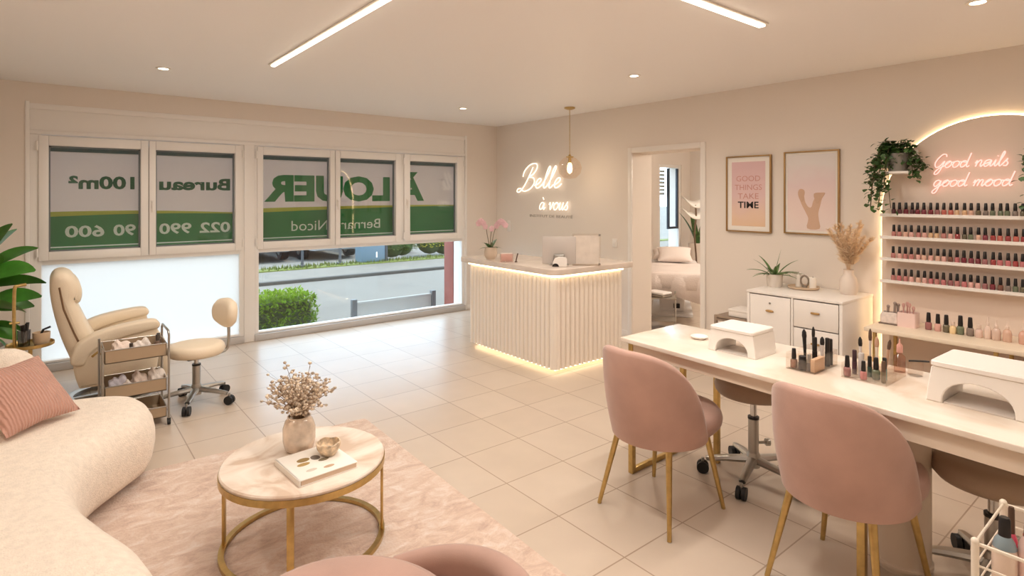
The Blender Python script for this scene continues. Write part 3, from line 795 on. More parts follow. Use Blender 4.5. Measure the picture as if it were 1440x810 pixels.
# nail polish bottles
CAPM = mat('polish_cap_black', (26,20,20), .3)
def bottle_mesh(rgb, gl=False):
    bm = BM(); lathe(bm, [(0,0),(.0130,0),(.0150,.003),(.0152,.03),(.013,.038),(.006,.041),(.006,.045),(0,.045)], seg=12)
    bmesh.ops.recalc_face_normals(bm, faces=bm.faces)
    for f in bm.faces: f.smooth = True
    me = bpy.data.meshes.new('polish'); bm.to_mesh(me); bm.free()
    me.materials.append(mat('polish_%d_%d_%d' % rgb, rgb, .12, coat=.6)); return me
bm = BM(); lathe(bm, [(0,.039),(.0100,.039),(.0104,.05),(.0086,.086),(.007,.089),(0,.089)], seg=12)
for f in bm.faces: f.smooth = True
CAPME = bpy.data.meshes.new('polish_cap'); bm.to_mesh(CAPME); bm.free(); CAPME.materials.append(CAPM)
PME = {}
def polish(label, loc, rgb, group, s=1.):
    if rgb not in PME: PME[rgb] = bottle_mesh(rgb)
    t = T('nail_polish_bottle', label, 'nail polish', loc, random.uniform(0, 1), group); t.scale = (s, s, s)
    for nm, me in (('polish_body', PME[rgb]), ('cap', CAPME)):
        o = bpy.data.objects.new(nm, me); COL.objects.link(o); o.parent = t
    return t
NAMED = {'plum':(96,52,58),'wine':(122,44,56),'mauve':(158,104,104),'coral':(196,108,96),'orange':(190,122,92),'sand':(216,178,140),'nude':(222,180,160),'sage':(112,120,96),'olive':(104,96,76),
 'rose':(190,128,122),'blush':(226,176,166),'red':(160,66,66),'grey':(132,118,110),'brown':(128,84,70),'berry':(134,60,72),'pink':(196,118,120)}
ROWS = [('topmost', ['plum','plum','wine','plum','wine','berry','wine','mauve','coral','coral','sand','sand','nude','olive','grey','sage','sage','sage','grey','olive','grey']),
        ('second', ['rose','rose','nude','blush','rose','blush','sand','sand','rose','blush','red','olive','sage','nude','berry','red','coral','red','coral','red','red']),
        ('third', ['rose','blush','rose','rose','blush','nude','blush','nude','blush','brown','pink','wine','berry','wine','mauve','red','pink','pink','red','pink','pink']),
        ('lowest', ['rose','pink','rose','blush','nude','blush','pink','rose','pink','mauve','rose','pink','blush','blush','mauve','wine','brown','grey','sage','olive','grey'])]
ORD = 'first second third fourth fifth sixth seventh eighth ninth tenth eleventh twelfth thirteenth fourteenth fifteenth sixteenth seventeenth eighteenth nineteenth twentieth twenty-first'.split()
for (row, cols), zt in zip(ROWS, (1.42, 1.256, 1.096, .933)):
    for i, cn in enumerate(cols):
        polish('%s nail polish with black cap, %s from the left on the %s arch shelf' % (cn, ORD[i], row), (4.868+random.uniform(-.004,.004), 1.548-.0383*i+random.uniform(-.003,.003), zt+.0005), NAMED[cn], 'nail polishes on the %s arch shelf' % row)

# ivy planters on brackets
def ivy(label, y, z, seed, trails, spread):
    random.seed(seed)
    t = T('hanging_ivy', label, 'potted ivy', (4.80, y, z), 0, 'trailing ivy beside the neon sign')
    bm = BM(); lathe(bm, [(0,0),(.055,0),(.07,.06),(.078,.13),(.07,.13),(.066,.11),(0,.11)], seg=24); O('pot', bm, mat('pot_grey', (142,136,128), .6, bump=.15), t)
    bm = BM(); vines = []
    for i in range(trails):
        a = random.uniform(rad(-75), rad(-130)) if i > trails*.7 else random.uniform(rad(55), rad(165)); L = random.uniform(.02,.16) if i > trails*.55 else random.uniform(.12,.40)
        rr = random.uniform(.08,.16)
        dx, dy = math.cos(a)*rr*.7, math.sin(a)*rr
        dx = min(dx, .08)
        v = spline([(0,0,.12),(dx*.6,dy*.6,.17+random.uniform(-.02,.06)),(dx,dy,.10),(dx*1.15,dy*1.2,.10-L*.5),(dx*1.1,dy*1.25+random.uniform(-.03,.03),.10-L)], 5)
        vines.append(v); tube(bm, v, .0022, 5)
    O('vines', bm, mat('ivy_stem', (84,74,44), .7), t)
    bm = BM()
    for v in vines:
        for k in range(2, len(v)):
            for q in range(1 if k % 2 else 2):
                p = Vector(v[k])+Vector((random.gauss(0,.014), random.gauss(0,.018), random.gauss(0,.01)))
                if 4.80+p.x > 4.92: p.x = .10
                d = Vector((-abs(random.gauss(.5,.6)), random.gauss(0,.9), random.gauss(-.3,.6)))
                leaf(bm, p, d, random.uniform(.03,.046), random.uniform(.026,.038), .5, .2, 3, .8)
    for i in range(34):
        a = random.uniform(0,2*PI); r = random.uniform(0,.10)
        leaf(bm, (min(.09,r*math.cos(a)), r*math.sin(a), .12+random.uniform(0,.09)), (math.cos(a)-.4, math.sin(a), random.uniform(.0,.9)), .045, .036, .5, .2, 3, .8)
    O('foliage', bm, DLEAF, t)
    s = T('wall_bracket', label.replace('trailing ivy in a grey pot', 'white wall ledge under the ivy pot'), 'bracket', (XR-.05, y, z), 0, 'ledges under the ivy pots')
    bm = BM(); box(bm, (-.21,-.09,-.018), (0,.09,0), .004); O('ledge', bm, WHITE, s)
    bm = BM(); box(bm, (-.008,-.09,-.0), (0,.09,.16), .002); O('back_plate', bm, WHITE, s)
    random.seed(11)
ivy('trailing ivy in a grey pot at the left edge of the lit arch', 1.50, 1.735, 3, 22, 1)
ivy('trailing ivy in a grey pot at the right frame edge beside the pink sign', .62, 1.735, 5, 16, 1)

# console table under the shelves
t = T('console_table', 'narrow cream console table with gold legs under the polish shelves', 'console table', (4.45, .3, 0))
bm = BM(); box(bm, (0,0,.612), (.475,1.30,.64), .004); O('top', bm, mat('console_top', (236,220,198), .4), t)
for y in (.04, .58, 1.24):
    for x in (.03, .43):
        bm = BM(); box(bm, (x-.011,y-.011,0), (x+.011,y+.011,.612), .002); O('leg', bm, GOLD, t)
for y in (.04, .58, 1.24):
    bm = BM(); box(bm, (.03,y-.009,.0), (.43,y+.009,.02), .002); O('foot_rail', bm, GOLD, t)
t = T('makeup_pouch', 'pale open pouch of small tools at the left end of the console', 'pouch', (4.71, 1.515, .64))
bm = BM(); puff(bm, rrect(-.045,-.06,.045,.06,.02), [(.01,0),(0,.012),(0,.06),(.012,.085),(.018,.085),(.018,.03)]); O('bag', bm, mat('pouch_pale', (222,208,200), .7, bump=.3, bscale=30, var=.08, vscale=30), t)
bm = BM(); box(bm, (-.05,-.064,0), (.05,.064,.008), .003); O('base', bm, mat('pouch_dark', (120,104,94), .6), t)
for x, y, h in ((-.01,.02,.125),(.0,-.02,.15),(.015,-.035,.14)):
    bm = BM(); cyl(bm, (x,y,.02), (x-.005,y-.008,h), .007, .009, 8); ball(bm, (x-.005,y-.008,h), .012, 8); O('tool', bm, mat('tool_grey', (150,134,126), .5), t)
t = T('pink_holder', 'translucent pink holder with brushes on the console', 'holder', (4.705, 1.405, .64))
bm = BM(); puff(bm, rrect(-.05,-.055,.05,.055,.008), [(0,0),(0,.10),(.004,.10),(.004,.01)]); O('cup', bm, mat('holder_pink', (238,210,204), .35), t)
for x, y, h in ((.0,.03,.16),(.01,.01,.17),(-.01,-.01,.165),(.0,-.03,.145)):
    bm = BM(); cyl(bm, (x,y,.015), (x,y,h-.03), .005, seg=8); lathe(bm, [(0,h-.03),(.007,h-.03),(.011,h-.012),(.006,h),(0,h)], (x,y,0), 10); O('brush', bm, mat('brush_rose', (206,160,150), .6), t)
CON = 'bottles along the console top'
for y, cn, s, lab in ((1.285,'mauve',1.32,'mauve nail polish with black cap, leftmost bottle on the console'),(1.232,'blush',1.3,'blush nail polish with black cap, second bottle on the console'),(1.185,'olive',1.32,'olive nail polish with black cap, third bottle on the console'),
                      (1.108,'sage',1.4,'sage nail polish with tall black cap, after the small cream bottle on the console'),(1.056,'grey',1.36,'grey nail polish with black cap, last black cap on the console')):
    polish(lab, (4.70, y, .6405), NAMED[cn], CON, s)
def oilbottle(label, loc, rgb, h, r, tip):
    t = T('serum_bottle', label, 'bottle', loc, 0, CON)
    bm = BM(); lathe(bm, [(0,0),(r*.9,0),(r,.004),(r,h*.42),(r*.8,h*.55),(r*.35,h*.62),(r*.35,h*.66),(0,h*.66)], seg=16); O('bottle_body', bm, mat('serum_%d' % rgb[0], rgb, .15, coat=.5), t)
    bm = BM(); lathe(bm, [(0,h*.64),(r*.42,h*.64),(r*.42,h*.74),(r*.25,h*.78),(r*.12,h),(0,h)] if tip else [(0,h*.64),(r*.6,h*.64),(r*.6,h*.9),(0,h)], seg=12); O('cap', bm, mat('cap_pale', (226,204,190), .4), t)
for y, rgb, h, r, tip, lab in ((1.147,(236,208,160),.085,.020,0,'small cream bottle between the black capped polishes on the console'),(1.010,(222,194,182),.09,.021,0,'short blush bottle right of the black caps on the console'),(.965,(230,206,192),.135,.019,1,'tall slim pale bottle with pointed top on the console'),
   (.922,(212,186,172),.125,.024,1,'round pale bottle with thin dropper top on the console'),(.868,(216,180,160),.125,.024,1,'peach dropper bottle near the right of the console'),(.79,(214,168,150),.13,.025,1,'peach dropper bottle at the right edge of the frame on the console')):
    oilbottle(lab, (4.695, y, .6405), rgb, h, r, tip)

# ------------------------------------------------------------------ manicure table
t = T('manicure_table', 'long white marble-topped manicure table with gold legs', 'table', (2.5, 2.15, 0))
Ox, Oy = 2.5, 2.15
def XF(y): return 2.515-.0609*(2.15-y)
top = [(2.515-Ox,0),(3.06-Ox,0),(3.12-Ox,-2.30),(2.375-Ox,-2.30)]
def marble(name, a, b, rough=.18, sc=2.2):
    m = bpy.data.materials.new(name); m.use_nodes = True; nt = m.node_tree; p = nt.nodes['Principled BSDF']; p.inputs['Roughness'].default_value = rough
    tc = nt.nodes.new('ShaderNodeTexCoord'); n = nt.nodes.new('ShaderNodeTexNoise'); n.inputs['Scale'].default_value = sc; n.inputs['Detail'].default_value = 8; n.inputs['Distortion'].default_value = 1.6
    r = nt.nodes.new('ShaderNodeValToRGB')
    r.color_ramp.elements[0].position = .36; r.color_ramp.elements[0].color = lin(b); r.color_ramp.elements[1].position = .56; r.color_ramp.elements[1].color = lin(a)
    e = r.color_ramp.elements.new(.47); e.color = lin(tuple(x*.7+y*.3 for x, y in zip(a, b)))
    nt.links.new(tc.outputs['Object'], n.inputs['Vector']); nt.links.new(n.outputs['Fac'], r.inputs['Fac']); nt.links.new(r.outputs['Color'], p.inputs['Base Color'])
    return m
TOPM = marble('table_marble', (240,230,218), (226,208,190))
bm = BM(); puff(bm, top, soft(.735,.76,.005)); O('table_top', bm, TOPM, t)
APR = mat('apron_cream', (228,212,194), .4)
bm = BM()
def strip(x0, x1, y0, y1, z0, z1): puff(bm, [(XF(y1)+x0-Ox,y1-Oy),(XF(y1)+x1-Ox,y1-Oy),(XF(y0)+x1-Ox,y0-Oy),(XF(y0)+x0-Ox,y0-Oy)], [(0,z0),(0,z1)])
strip(.035,.05,1.24,2.11,.675,.735); strip(.035,.05,-.1,.88,.655,.735)
box(bm, (3.02-Ox,-2.2,.675), (3.035-Ox,-.04,.735)); box(bm, (2.56-Ox,-.05,.675), (3.03-Ox,-.035,.735))
O('apron', bm, APR, t)
bm = BM(); strip(.03,.05,.92,1.22,.665,.722); strip(.05,.40,.93,1.21,.67,.715); dr = O('drawer', bm, APR, t)
bm = BM()
for lab, x, y in (('a',2.555,2.10),('b',3.04,2.10),('c',3.04,1.87),('d',XF(.9)+.05,.90),('e',3.06,.9)):
    bm = BM(); box(bm, (x-Ox-.015,y-Oy-.015,0), (x-Ox+.015,y-Oy+.015,.735), .002); O('leg', bm, GOLD, t)
bm = BM(); box(bm, (2.57-Ox,2.088-Oy,0), (3.03-Ox,2.112-Oy,.028), .002); O('foot_rail', bm, GOLD, t)
bm = BM(); lathe(bm, [(0,0),(.115,0),(.115,.012),(.108,.016),(.108,.70),(0,.70)], (2.80-Ox,.865-Oy,.03), 36); cyl(bm, (2.80-Ox,.865-Oy,0), (2.80-Ox,.865-Oy,.03), .09, seg=24)
O('pedestal', bm, mat('pedestal_greige', (214,198,180), .5), t)

# uv nail lamps
def uv_lamp(label, loc, rz, s):
    t = T('nail_lamp', label, 'nail lamp', loc, rz, 'white nail lamps on the manicure table'); t.scale = (s, s, s)
    inner = [(.088*math.cos(rad(a)), .078*math.sin(rad(a))**.8 if 0 < a < 180 else 0) for a in range(0,181,12)]
    P = [(-.13,0),(-.126,.04),(-.116,.107),(-.110,.1125),(.110,.1125),(.116,.107),(.126,.04),(.13,0)] + inner
    bm = BM(); puff(bm, P, [(.003,-.10),(0,-.097),(0,.097),(.003,.10)], 'yz'); O('housing', bm, WHITE, t)
    bm = BM(); puff(bm, rrect(-.106,-.118,.106,.118,.014), [(.003,.1125),(0,.115),(0,.126),(.004,.130)]); O('top_cover', bm, WHITE, t)
    bm = BM(); puff(bm, [(-.124,.02),(-.112,.108),(-.06,.108),(-.06,.085),(.06,.085),(.06,.108),(.112,.108),(.124,.02),(.10,.02),(.092,.07),(-.092,.07),(-.10,.02)], [(.002,.1005),(0,.103),(0,.112),(.004,.116)], 'yz'); O('back_rim', bm, WHITE, t)
    bm = BM(); box(bm, (-.095,-.085,-.0), (.06,.085,.005), .001); O('base_plate', bm, mat('lamp_tray', (214,204,196), .3), t)
    bm = BM(); box(bm, (-.06,-.012,.082), (.05,.012,.088), .002); O('lamp_strip', bm, mat('lamp_strip_white', (246,244,246), .3), t)
    return t
uv_lamp('white arched nail lamp near the far end of the manicure table', (2.772, 1.565, .76), rad(0), 1.0)
uv_lamp('white arched nail lamp at the near end of the manicure table, cut by the frame', (2.792, .575, .76), rad(-2), 1.24)
t = T('small_dish', 'small white dish beside the far nail lamp', 'dish', (2.83, 1.85, .76))
bm = BM(); lathe(bm, [(0,0),(.03,0),(.048,.014),(.046,.016),(.03,.005),(0,.005)], seg=24); O('dish_bowl', bm, WHITE, t)

# acrylic organisers and their contents
def organiser(label, loc, sx, sy, h, cells):
    t = T('acrylic_organizer', label, 'organizer', loc, 0, 'clear organizers on the manicure table')
    bm = BM(); w = .003
    box(bm, (0,0,0), (sx,sy,.004)); box(bm, (0,0,0), (w,sy,h*.7)); box(bm, (sx-w,0,0), (sx,sy,h)); box(bm, (0,0,0), (sx,w,h)); box(bm, (0,sy-w,0), (sx,sy,h))
    O('tray', bm, ACRYL, t)
    bm = BM()
    for i in range(1, cells): box(bm, (0,sy*i/cells-.001,.004), (sx,sy*i/cells+.001,h*.65))
    box(bm, (sx*.5-.001,0,.004), (sx*.5+.001,sy,h*.8)); O('divider', bm, ACRYL, t)
    return t
organiser('clear organizer of black brushes and bottles right of the far nail lamp', (2.655, 1.15, .76), .235, .13, .075, 3)
organiser('clear organizer of mixed brushes and polishes left of the near nail lamp', (2.715, .89, .76), .235, .175, .065, 4)
def brush(label, loc, h, r, hm, tipm, group, lean=(0,0)):
    t = T('makeup_brush', label, 'brush', loc, 0, group)
    top = Vector((lean[0]*h, lean[1]*h, h))
    bm = BM(); tube(bm, [(0,0,0), tuple(top*.72)], [r*.6, r], 10); O('handle', bm, hm, t)
    bm = BM(); tube(bm, [tuple(top*.72), tuple(top*.8), tuple(top*.92), tuple(top)], [r, r*1.25, r*1.1, r*.3], 10); O('bristles', bm, tipm, t)
    return t
def tubep(label, loc, h, r, body, cap, group, name='lip_gloss'):
    t = T(name, label, 'cosmetic tube', loc, 0, group)
    bm = BM(); lathe(bm, [(0,0),(r,0),(r,h*.5),(0,h*.5)], seg=14); O('tube_body', bm, body, t)
    bm = BM(); lathe(bm, [(0,h*.5),(r*.9,h*.5),(r*.9,h*.97),(r*.75,h),(0,h)], seg=14); O('cap', bm, cap, t)
    return t
BRM = mat('brush_black', (24,20,20), .45); BRB = mat('bristle_brown', (96,74,60), .9); BRN = mat('bristle_nude', (196,156,130), .9); GREYP = mat('grey_glass', (120,116,116), .2)
z0 = .7645; g = 'brushes and bottles in the clear organizers'
brush('tall black brush leftmost in the far clear organizer', (2.810,1.262,z0), .155, .0085, BRM, BRM, g, (0,.04))
brush('tallest slim black brush in the far clear organizer', (2.810,1.225,z0), .175, .006, BRM, BRM, g)
tubep('thick black tube beside the slim brush in the far organizer', (2.795,1.212,z0), .13, .011, BRM, BRM, g, 'mascara_tube')
brush('brush with white handle and dark round tip in the far organizer', (2.810,1.185,z0), .135, .008, mat('brush_white', (222,212,206), .4), BRM, g)
tubep('square topped black tube right of the white brush in the far organizer', (2.825,1.168,z0), .13, .011, BRM, BRM, g, 'mascara_tube')
tubep('black tube at the right rear of the far clear organizer', (2.860,1.17,z0), .12, .011, BRM, BRM, g, 'mascara_tube')
brush('dark brush with grey ferrule, rightmost in the far organizer', (2.875,1.19,z0), .12, .007, GREYP, BRM, g)
polish('round rosy brown polish at the left front of the far organizer', (2.680,1.255,z0), (150,110,92), g, 1.0)
tubep('wide dark grey jar in front of the far clear organizer', (2.682,1.217,z0), .062, .018, mat('jar_dark', (66,60,60), .25), BRM, g, 'gel_jar')
tubep('silver topped tube at the front of the far organizer', (2.680,1.186,z0), .075, .009, GREYP, STEEL, g, 'gel_tube')
t = T('sponge_block', 'beige sponge block at the right front of the far organizer', 'sponge', (2.715, 1.166, z0))
bm = BM(); box(bm, (-.05,-.012,0), (.05,.010,.058), .004); O('sponge', bm, mat('sponge_beige', (214,178,146), .9, bump=.4, bscale=200), t)
brush('black tipped tall brush leftmost in the near clear organizer', (2.88,1.045,z0), .15, .007, mat('brush_white', (222,212,206), .4), BRM, g, (0,.03))
brush('tall pale brush with dark tip behind the near clear organizer', (2.90,1.015,z0), .19, .006, mat('brush_white', (222,212,206), .4), BRB, g)
brush('slim cream nail file like brush in the near clear organizer', (2.89,.985,z0), .16, .007, mat('brush_cream', (232,214,196), .5), BRN, g)
brush('wooden brush leaning right in the near clear organizer', (2.90,.955,z0), .155, .006, BRN, BRB, g, (0,-.12))
polish('mauve polish at the left front corner of the near organizer', (2.74,1.05,z0), NAMED['mauve'], g, 1.0)
tubep('plum lacquer tube behind the mauve polish in the near organizer', (2.80,1.043,z0), .105, .010, mat('plum_tube', (86,56,66), .3), mat('plum_cap', (70,46,54), .3), g)
tubep('pale grey tube at the centre of the near organizer', (2.79,1.012,z0), .10, .013, mat('tube_pale', (196,188,184), .3), mat('tube_pale', (196,188,184), .3), g)
tubep('dark green polish tube in the near clear organizer', (2.80,.982,z0), .09, .009, mat('tube_green', (70,92,84), .25), BRM, g)
polish('pink polish in the front cell of the near organizer', (2.74,.985,z0), NAMED['pink'], g, .9)
polish('sage polish in the centre of the near organizer', (2.785,.952,z0), NAMED['sage'], g, 1.05)
tubep('teal and black tube near the right of the near organizer', (2.80,.925,z0), .095, .010, mat('tube_teal', (96,128,122), .25), BRM, g)
tubep('olive and brown tube at the right of the near organizer', (2.76,.915,z0), .09, .009, mat('tube_olive', (116,104,82), .25), BRB, g)
t = T('glass_bottle', 'clear pink topped dropper bottle right of the near organizer', 'bottle', (3.0, .93, .76))
bm = BM(); lathe(bm, [(0,0),(.02,0),(.022,.004),(.022,.07),(.008,.085),(.008,.09),(0,.09)], seg=18); O('bottle_glass', bm, clear('clear_bottle', (240,214,200), .12), t)
bm = BM(); lathe(bm, [(0,.088),(.012,.088),(.012,.12),(.004,.13),(.002,.15),(0,.15)], seg=14); O('cap', bm, mat('cap_rose', (216,160,146), .4), t)
t = T('glass_jar', 'small clear glass jar with dark spatula at the table back edge', 'jar', (2.995, .868, .76))
bm = BM(); lathe(bm, [(0,0),(.028,0),(.03,.004),(.03,.06),(.027,.06),(.027,.006),(0,.006)], seg=22); O('jar_glass', bm, ACRYL, t)
bm = BM(); tube(bm, [(-.02,.02,.064),(0,-.02,.068),(.01,-.05,.07)], .004, 8); O('spatula', bm, BRM, t)

# ------------------------------------------------------------------ pink velvet chairs
def shell(bm, A, zb, ztop, zend, r0, r1, th, p=2.4, n=44, sx=1., lean=0.):
    """wrap-around padded back: ring sections swept round the back of the seat"""
    rings = []
    for i in range(n+1):
        u = -1+2*i/n; a = A*u; f = abs(u)
        e = max(0., 1-f**10)**.5
        zt = zend+(ztop-zend)*(1-f**p)
        if f > .93: zt -= (zt-zb)*.25*((f-.93)/.07)**2
        tt = th*(.45+.55*e)
        K = 7; prof = []
        for k in range(K+1):
            v = k/K; z = zb+(zt-tt*.5-zb)*v; w = (z-zb)/(ztop-zb)
            prof.append((r0+(r1-r0)*w + .012*math.sin(PI*v), z, w))
        out = [(r, z) for r, z, w in prof]
        zt2 = zt-tt*.5; rc = out[-1][0]-tt*.5
        arc = [(rc+tt*.5*math.cos(b), zt2+tt*.5*math.sin(b)) for b in [PI*k/6 for k in range(1,6)]]
        inn = [(r-tt, z) for r, z in out[::-1]]
        sec = out+arc+inn
        cs, sn = -math.cos(a), -math.sin(a)
        rings.append([bm.verts.new((r*cs*sx - lean*max(0,(z-zb))*(1-f*f), r*sn, z)) for r, z in sec])
    for a, b in zip(rings, rings[1:]):
        m = len(a)
        for k in range(m): bm.faces.new((a[k], a[(k+1) % m], b[(k+1) % m], b[k]))
    bm.faces.new(rings[0]); bm.faces.new(rings[-1])

def cushion(bm, c, r, z0, z1, sx=1., sy=1., n=36):
    h = (z1-z0)/2; e = min(h, .05)
    P = [(0,z0)]
    for k in range(7):
        a = -PI/2+PI*k/6; P.append((r-e+e*math.cos(a)**.8 if math.cos(a) > 1e-6 else r-e, (z0+z1)/2+h*math.sin(a)))
    P += [(r*.5, z1+.006), (0,z1+.008)]
    lathe(bm, P, (c[0],c[1],0), n, sx, sy)

def pink_chair(label, loc, rz, group):
    t = T('velvet_chair', label, 'chair', loc, rz, group)
    bm = BM(); shell(bm, rad(101), .375, .835, .47, .235, .27, .05, 3.0, lean=.08)
    O('backrest', bm, PINK, t, angle=60)
    bm = BM(); cushion(bm, (.09,0), .25, .385, .485, 1.16, .95); O('seat', bm, PINK, t, angle=60)
    bm = BM(); lathe(bm, [(0,.372),(.19,.372),(.20,.378),(.20,.39),(0,.39)], (.02,0,0), 28); O('seat_base', bm, PINK, t)
    bm = BM(); tube(bm, [(-(.262+.04*(1-abs(u)**2))*math.cos(rad(104)*u)-.028*(1-u*u), -(.262)*math.sin(rad(104)*u), .49+.315*(1-abs(u)**2.6)+.012) for u in [k/20 for k in range(-20,21)]], .0035, 6)
    bm.free()
    for sx in (-1, 1):
        for sy in (-1, 1):
            bm = BM(); tube(bm, [(.02+sx*.15, sy*.15, .385), (.01+sx*.222, sy*.212, 0)], [.016, .010], 12); lg = O('leg', bm, GOLD, t)
    return t
c1 = pink_chair('pink velvet chair with gold legs at the far end of the manicure table', (2.385, 1.785, 0), 0, 'pink velvet chairs')
c2 = dup(c1, (2.485, .955, 0), rad(-4), 'pink velvet chair with gold legs at the near half of the manicure table')

# ------------------------------------------------------------------ stools and rolling chair
def star_base(t, R, zc, n=5, a0=0., m=STEEL):
    bm = BM(); lathe(bm, [(0,.07),(.034,.07),(.036,.13),(.03,.15),(0,.15)], seg=20); O('hub', bm, m, t)
    for k in range(n):
        a = a0+2*PI*k/n; c, s = math.cos(a), math.sin(a)
        bm = BM(); r = [(.02*c,.02*s,.115),(R*.55*c,R*.55*s,.10),(R*.93*c,R*.93*s,.078)]
        tube(bm, r, [.029,.024,.018], 8)
        for v in bm.verts: v.co.z = .095+(v.co.z-.095)*.75
        O('base_arm', bm, m, t)
        bm = BM(); cyl(bm, (R*c,R*s,.045), (R*c,R*s,.085), .008, seg=8); ca = O('caster', bm, m, t)
        px, py = -s, c
        for q in (-.014, .014):
            bm = BM(); cyl(bm, (R*c+px*(q-.010),R*s+py*(q-.010),.0325), (R*c+px*(q+.010),R*s+py*(q+.010),.0325), .0325, seg=20); O('wheel', bm, RUBBER, ca)
def lift(t, z0, zm, z1, m=CHROME):
    bm = BM(); lathe(bm, [(0,z0),(.028,z0),(.028,zm-.012),(0,zm-.012)], seg=20); O('outer_tube', bm, STEEL, t)
    bm = BM(); lathe(bm, [(0,zm-.013),(.030,zm-.013),(.030,zm),(0,zm)], seg=20); O('collar', bm, BLACK, t)
    bm = BM(); lathe(bm, [(0,zm-.002),(.017,zm-.002),(.017,z1),(0,z1)], seg=18); O('gas_lift', bm, m, t)
def stool(label, loc, rz, dz=0.):
    t = T('rolling_stool', label, 'stool', loc, rz, 'taupe rolling stools at the manicure table')
    star_base(t, .265, .1, 5, rad(15)); lift(t, .12, .345+dz, .475+dz)
    bm = BM(); cushion(bm, (0,0), .205, .462+dz, .562+dz, 1, 1, 40); O('seat', bm, TAUPE, t, angle=60)
    bm = BM(); lathe(bm, [(0,.462),(.10,.462),(.12,.476),(0,.476)], (0,0,dz), 24); O('seat_plate', bm, BLACK, t)
    bm = BM(); tube(bm, [(.03,0,.466+dz),(.10,-.06,.462+dz),(.17,-.11,.458+dz)], .005, 8); O('lever', bm, STEEL, t)
    bm = BM(); cyl(bm, (.03,-.0,.20), (.075,-.0,.20), .008, seg=10); cyl(bm, (.07,0,.20), (.09,0,.20), .02, seg=14); O('knob', bm, STEEL, t)
    return t
s1 = stool('round taupe rolling stool under the far half of the manicure table', (3.02, 1.635, 0), rad(-35))
s2 = stool('round taupe rolling stool under the near end of the manicure table', (2.912, .582, 0), rad(-51), -.045)

t = T('rolling_chair', 'cream rolling chair with a small backrest beside the metal trolley', 'chair', (.86, 4.85, 0), rad(10))
star_base(t, .255, .1, 5, rad(-52)); lift(t, .12, .30, .375)
bm = BM(); cushion(bm, (0,0), .195, .365, .455, 1, 1, 40); O('seat', bm, LEATHER, t, angle=60)
bm = BM(); box(bm, (-.09,-.09,.35), (.09,.09,.367), .004); tube(bm, [(-.05,.06,.355),(-.1,.14,.35),(-.12,.19,.35)], .006, 8); O('seat_plate', bm, BLACK, t)
bm = BM(); tube(bm, spline([(.06,0,.352),(.17,0,.35),(.225,0,.375),(.235,0,.46),(.235,0,.62)], 6), .012, 10); O('back_bar', bm, STEEL, t)
bm = BM()
P = spline([Vector(q) for q in ((0,-.115),(-.13,-.085),(-.17,0),(-.13,.08),(0,.105),(.13,.08),(.17,0),(.13,-.085))], 4, True)
puff(bm, [(p.x,p.y) for p in P], [(.05,-.045),(.02,-.038),(0,-.015),(0,.01),(.02,.033),(.05,.04)], 'yz')
for v in bm.verts: v.co = Vector((v.co.x+.225-.9*v.co.y*v.co.y+.08*(v.co.z), v.co.y, v.co.z*1.0+.655))
O('backrest', bm, LEATHER, t, angle=60)

# ------------------------------------------------------------------ coffee table and what is on it
CX, CY = .895, 2.60
t = T('coffee_table', 'round marble coffee table on a gold ring base', 'coffee table', (CX, CY, .012))
bm = BM(); lathe(bm, [(0,.352),(.345,.352),(.348,.356),(.348,.366),(.343,.372),(0,.372)], seg=72); O('table_top', bm, marble('coffee_marble', (244,232,220), (214,190,170), .22, 3.2), t)
bm = BM(); lathe(bm, [(.337,.328),(.351,.328),(.351,.356),(.337,.356),(.337,.328)], seg=72); O('rim', bm, GOLD, t)
for k in range(4):
    a = rad(-118+90*k); c, s = math.cos(a), math.sin(a)
    bm = BM(); box(bm, (-.006,-.014,0), (.006,.014,.345), .002, mtx=Matrix.Translation((.338*c,.338*s,0)) @ Matrix.Rotation(a,4,'Z')); O('leg', bm, GOLD, t)
bm = BM(); lathe(bm, [(.326,0),(.350,0),(.350,.018),(.326,.018),(.326,0)], seg=72); O('base_ring', bm, GOLD, t)
TZ = .384
t = T('flower_vase', 'smoky glass vase of dried blossoms on the coffee table', 'vase', (.90, 2.69, TZ))
VS = mat('vase_smoky', (218,200,182), .12, coat=.7, bump=.25, bscale=18, var=.12, vscale=14)
bm = BM(); lathe(bm, [(0,0),(.05,0),(.064,.012),(.072,.05),(.072,.105),(.06,.14),(.05,.15),(.052,.158),(.046,.158),(.044,.148),(0,.12)], seg=40); O('vase_body', bm, VS, t)
bm = BM(); tips = []
for i in range(72):
    a = i*2.399; f = math.sqrt((i+.5)/72); rr = .165*f; L = random.uniform(.13,.225)*(1-.4*f*f)
    if i in (9, 23): L = .255
    tip = Vector((rr*math.cos(a), rr*math.sin(a), .15+L))
    s = spline([(.01*math.cos(a),.01*math.sin(a),.10),(rr*.3*math.cos(a),rr*.3*math.sin(a),.15+L*.4),tuple(tip)], 5)
    tube(bm, s, .0012, 4); tips.append(s)
    for q in range(5):
        p = s[random.randint(4,len(s)-1)]; e = p+Vector((random.gauss(0,.018),random.gauss(0,.018),random.uniform(0,.03)))
        tube(bm, [p,e], .0008, 4); tips.append([e])
O('stems', bm, mat('dried_stem', (160,134,108), .8), t)
bm = BM()
for s in tips:
    for p in (s[4:] if len(s) > 1 else s):
        if len(s) > 1 and random.random() < .15: continue
        c = Vector(p)+Vector((random.gauss(0,.004),random.gauss(0,.004),random.gauss(0,.004)))
        ball(bm, c, random.uniform(.005,.0095), 6, (1,1,.8))
O('blossoms', bm, mat('dried_blossom', (204,182,164), .9, var=.3, vscale=60), t)
t = T('coffee_book', 'pale softcover book with printed flowers on the coffee table', 'book', (.90, 2.475, TZ), rad(4))
bm = BM(); box(bm, (-.118,-.128,.003), (.124,.128,.022)); O('pages', bm, mat('page_cream', (214,190,166), .8), t)
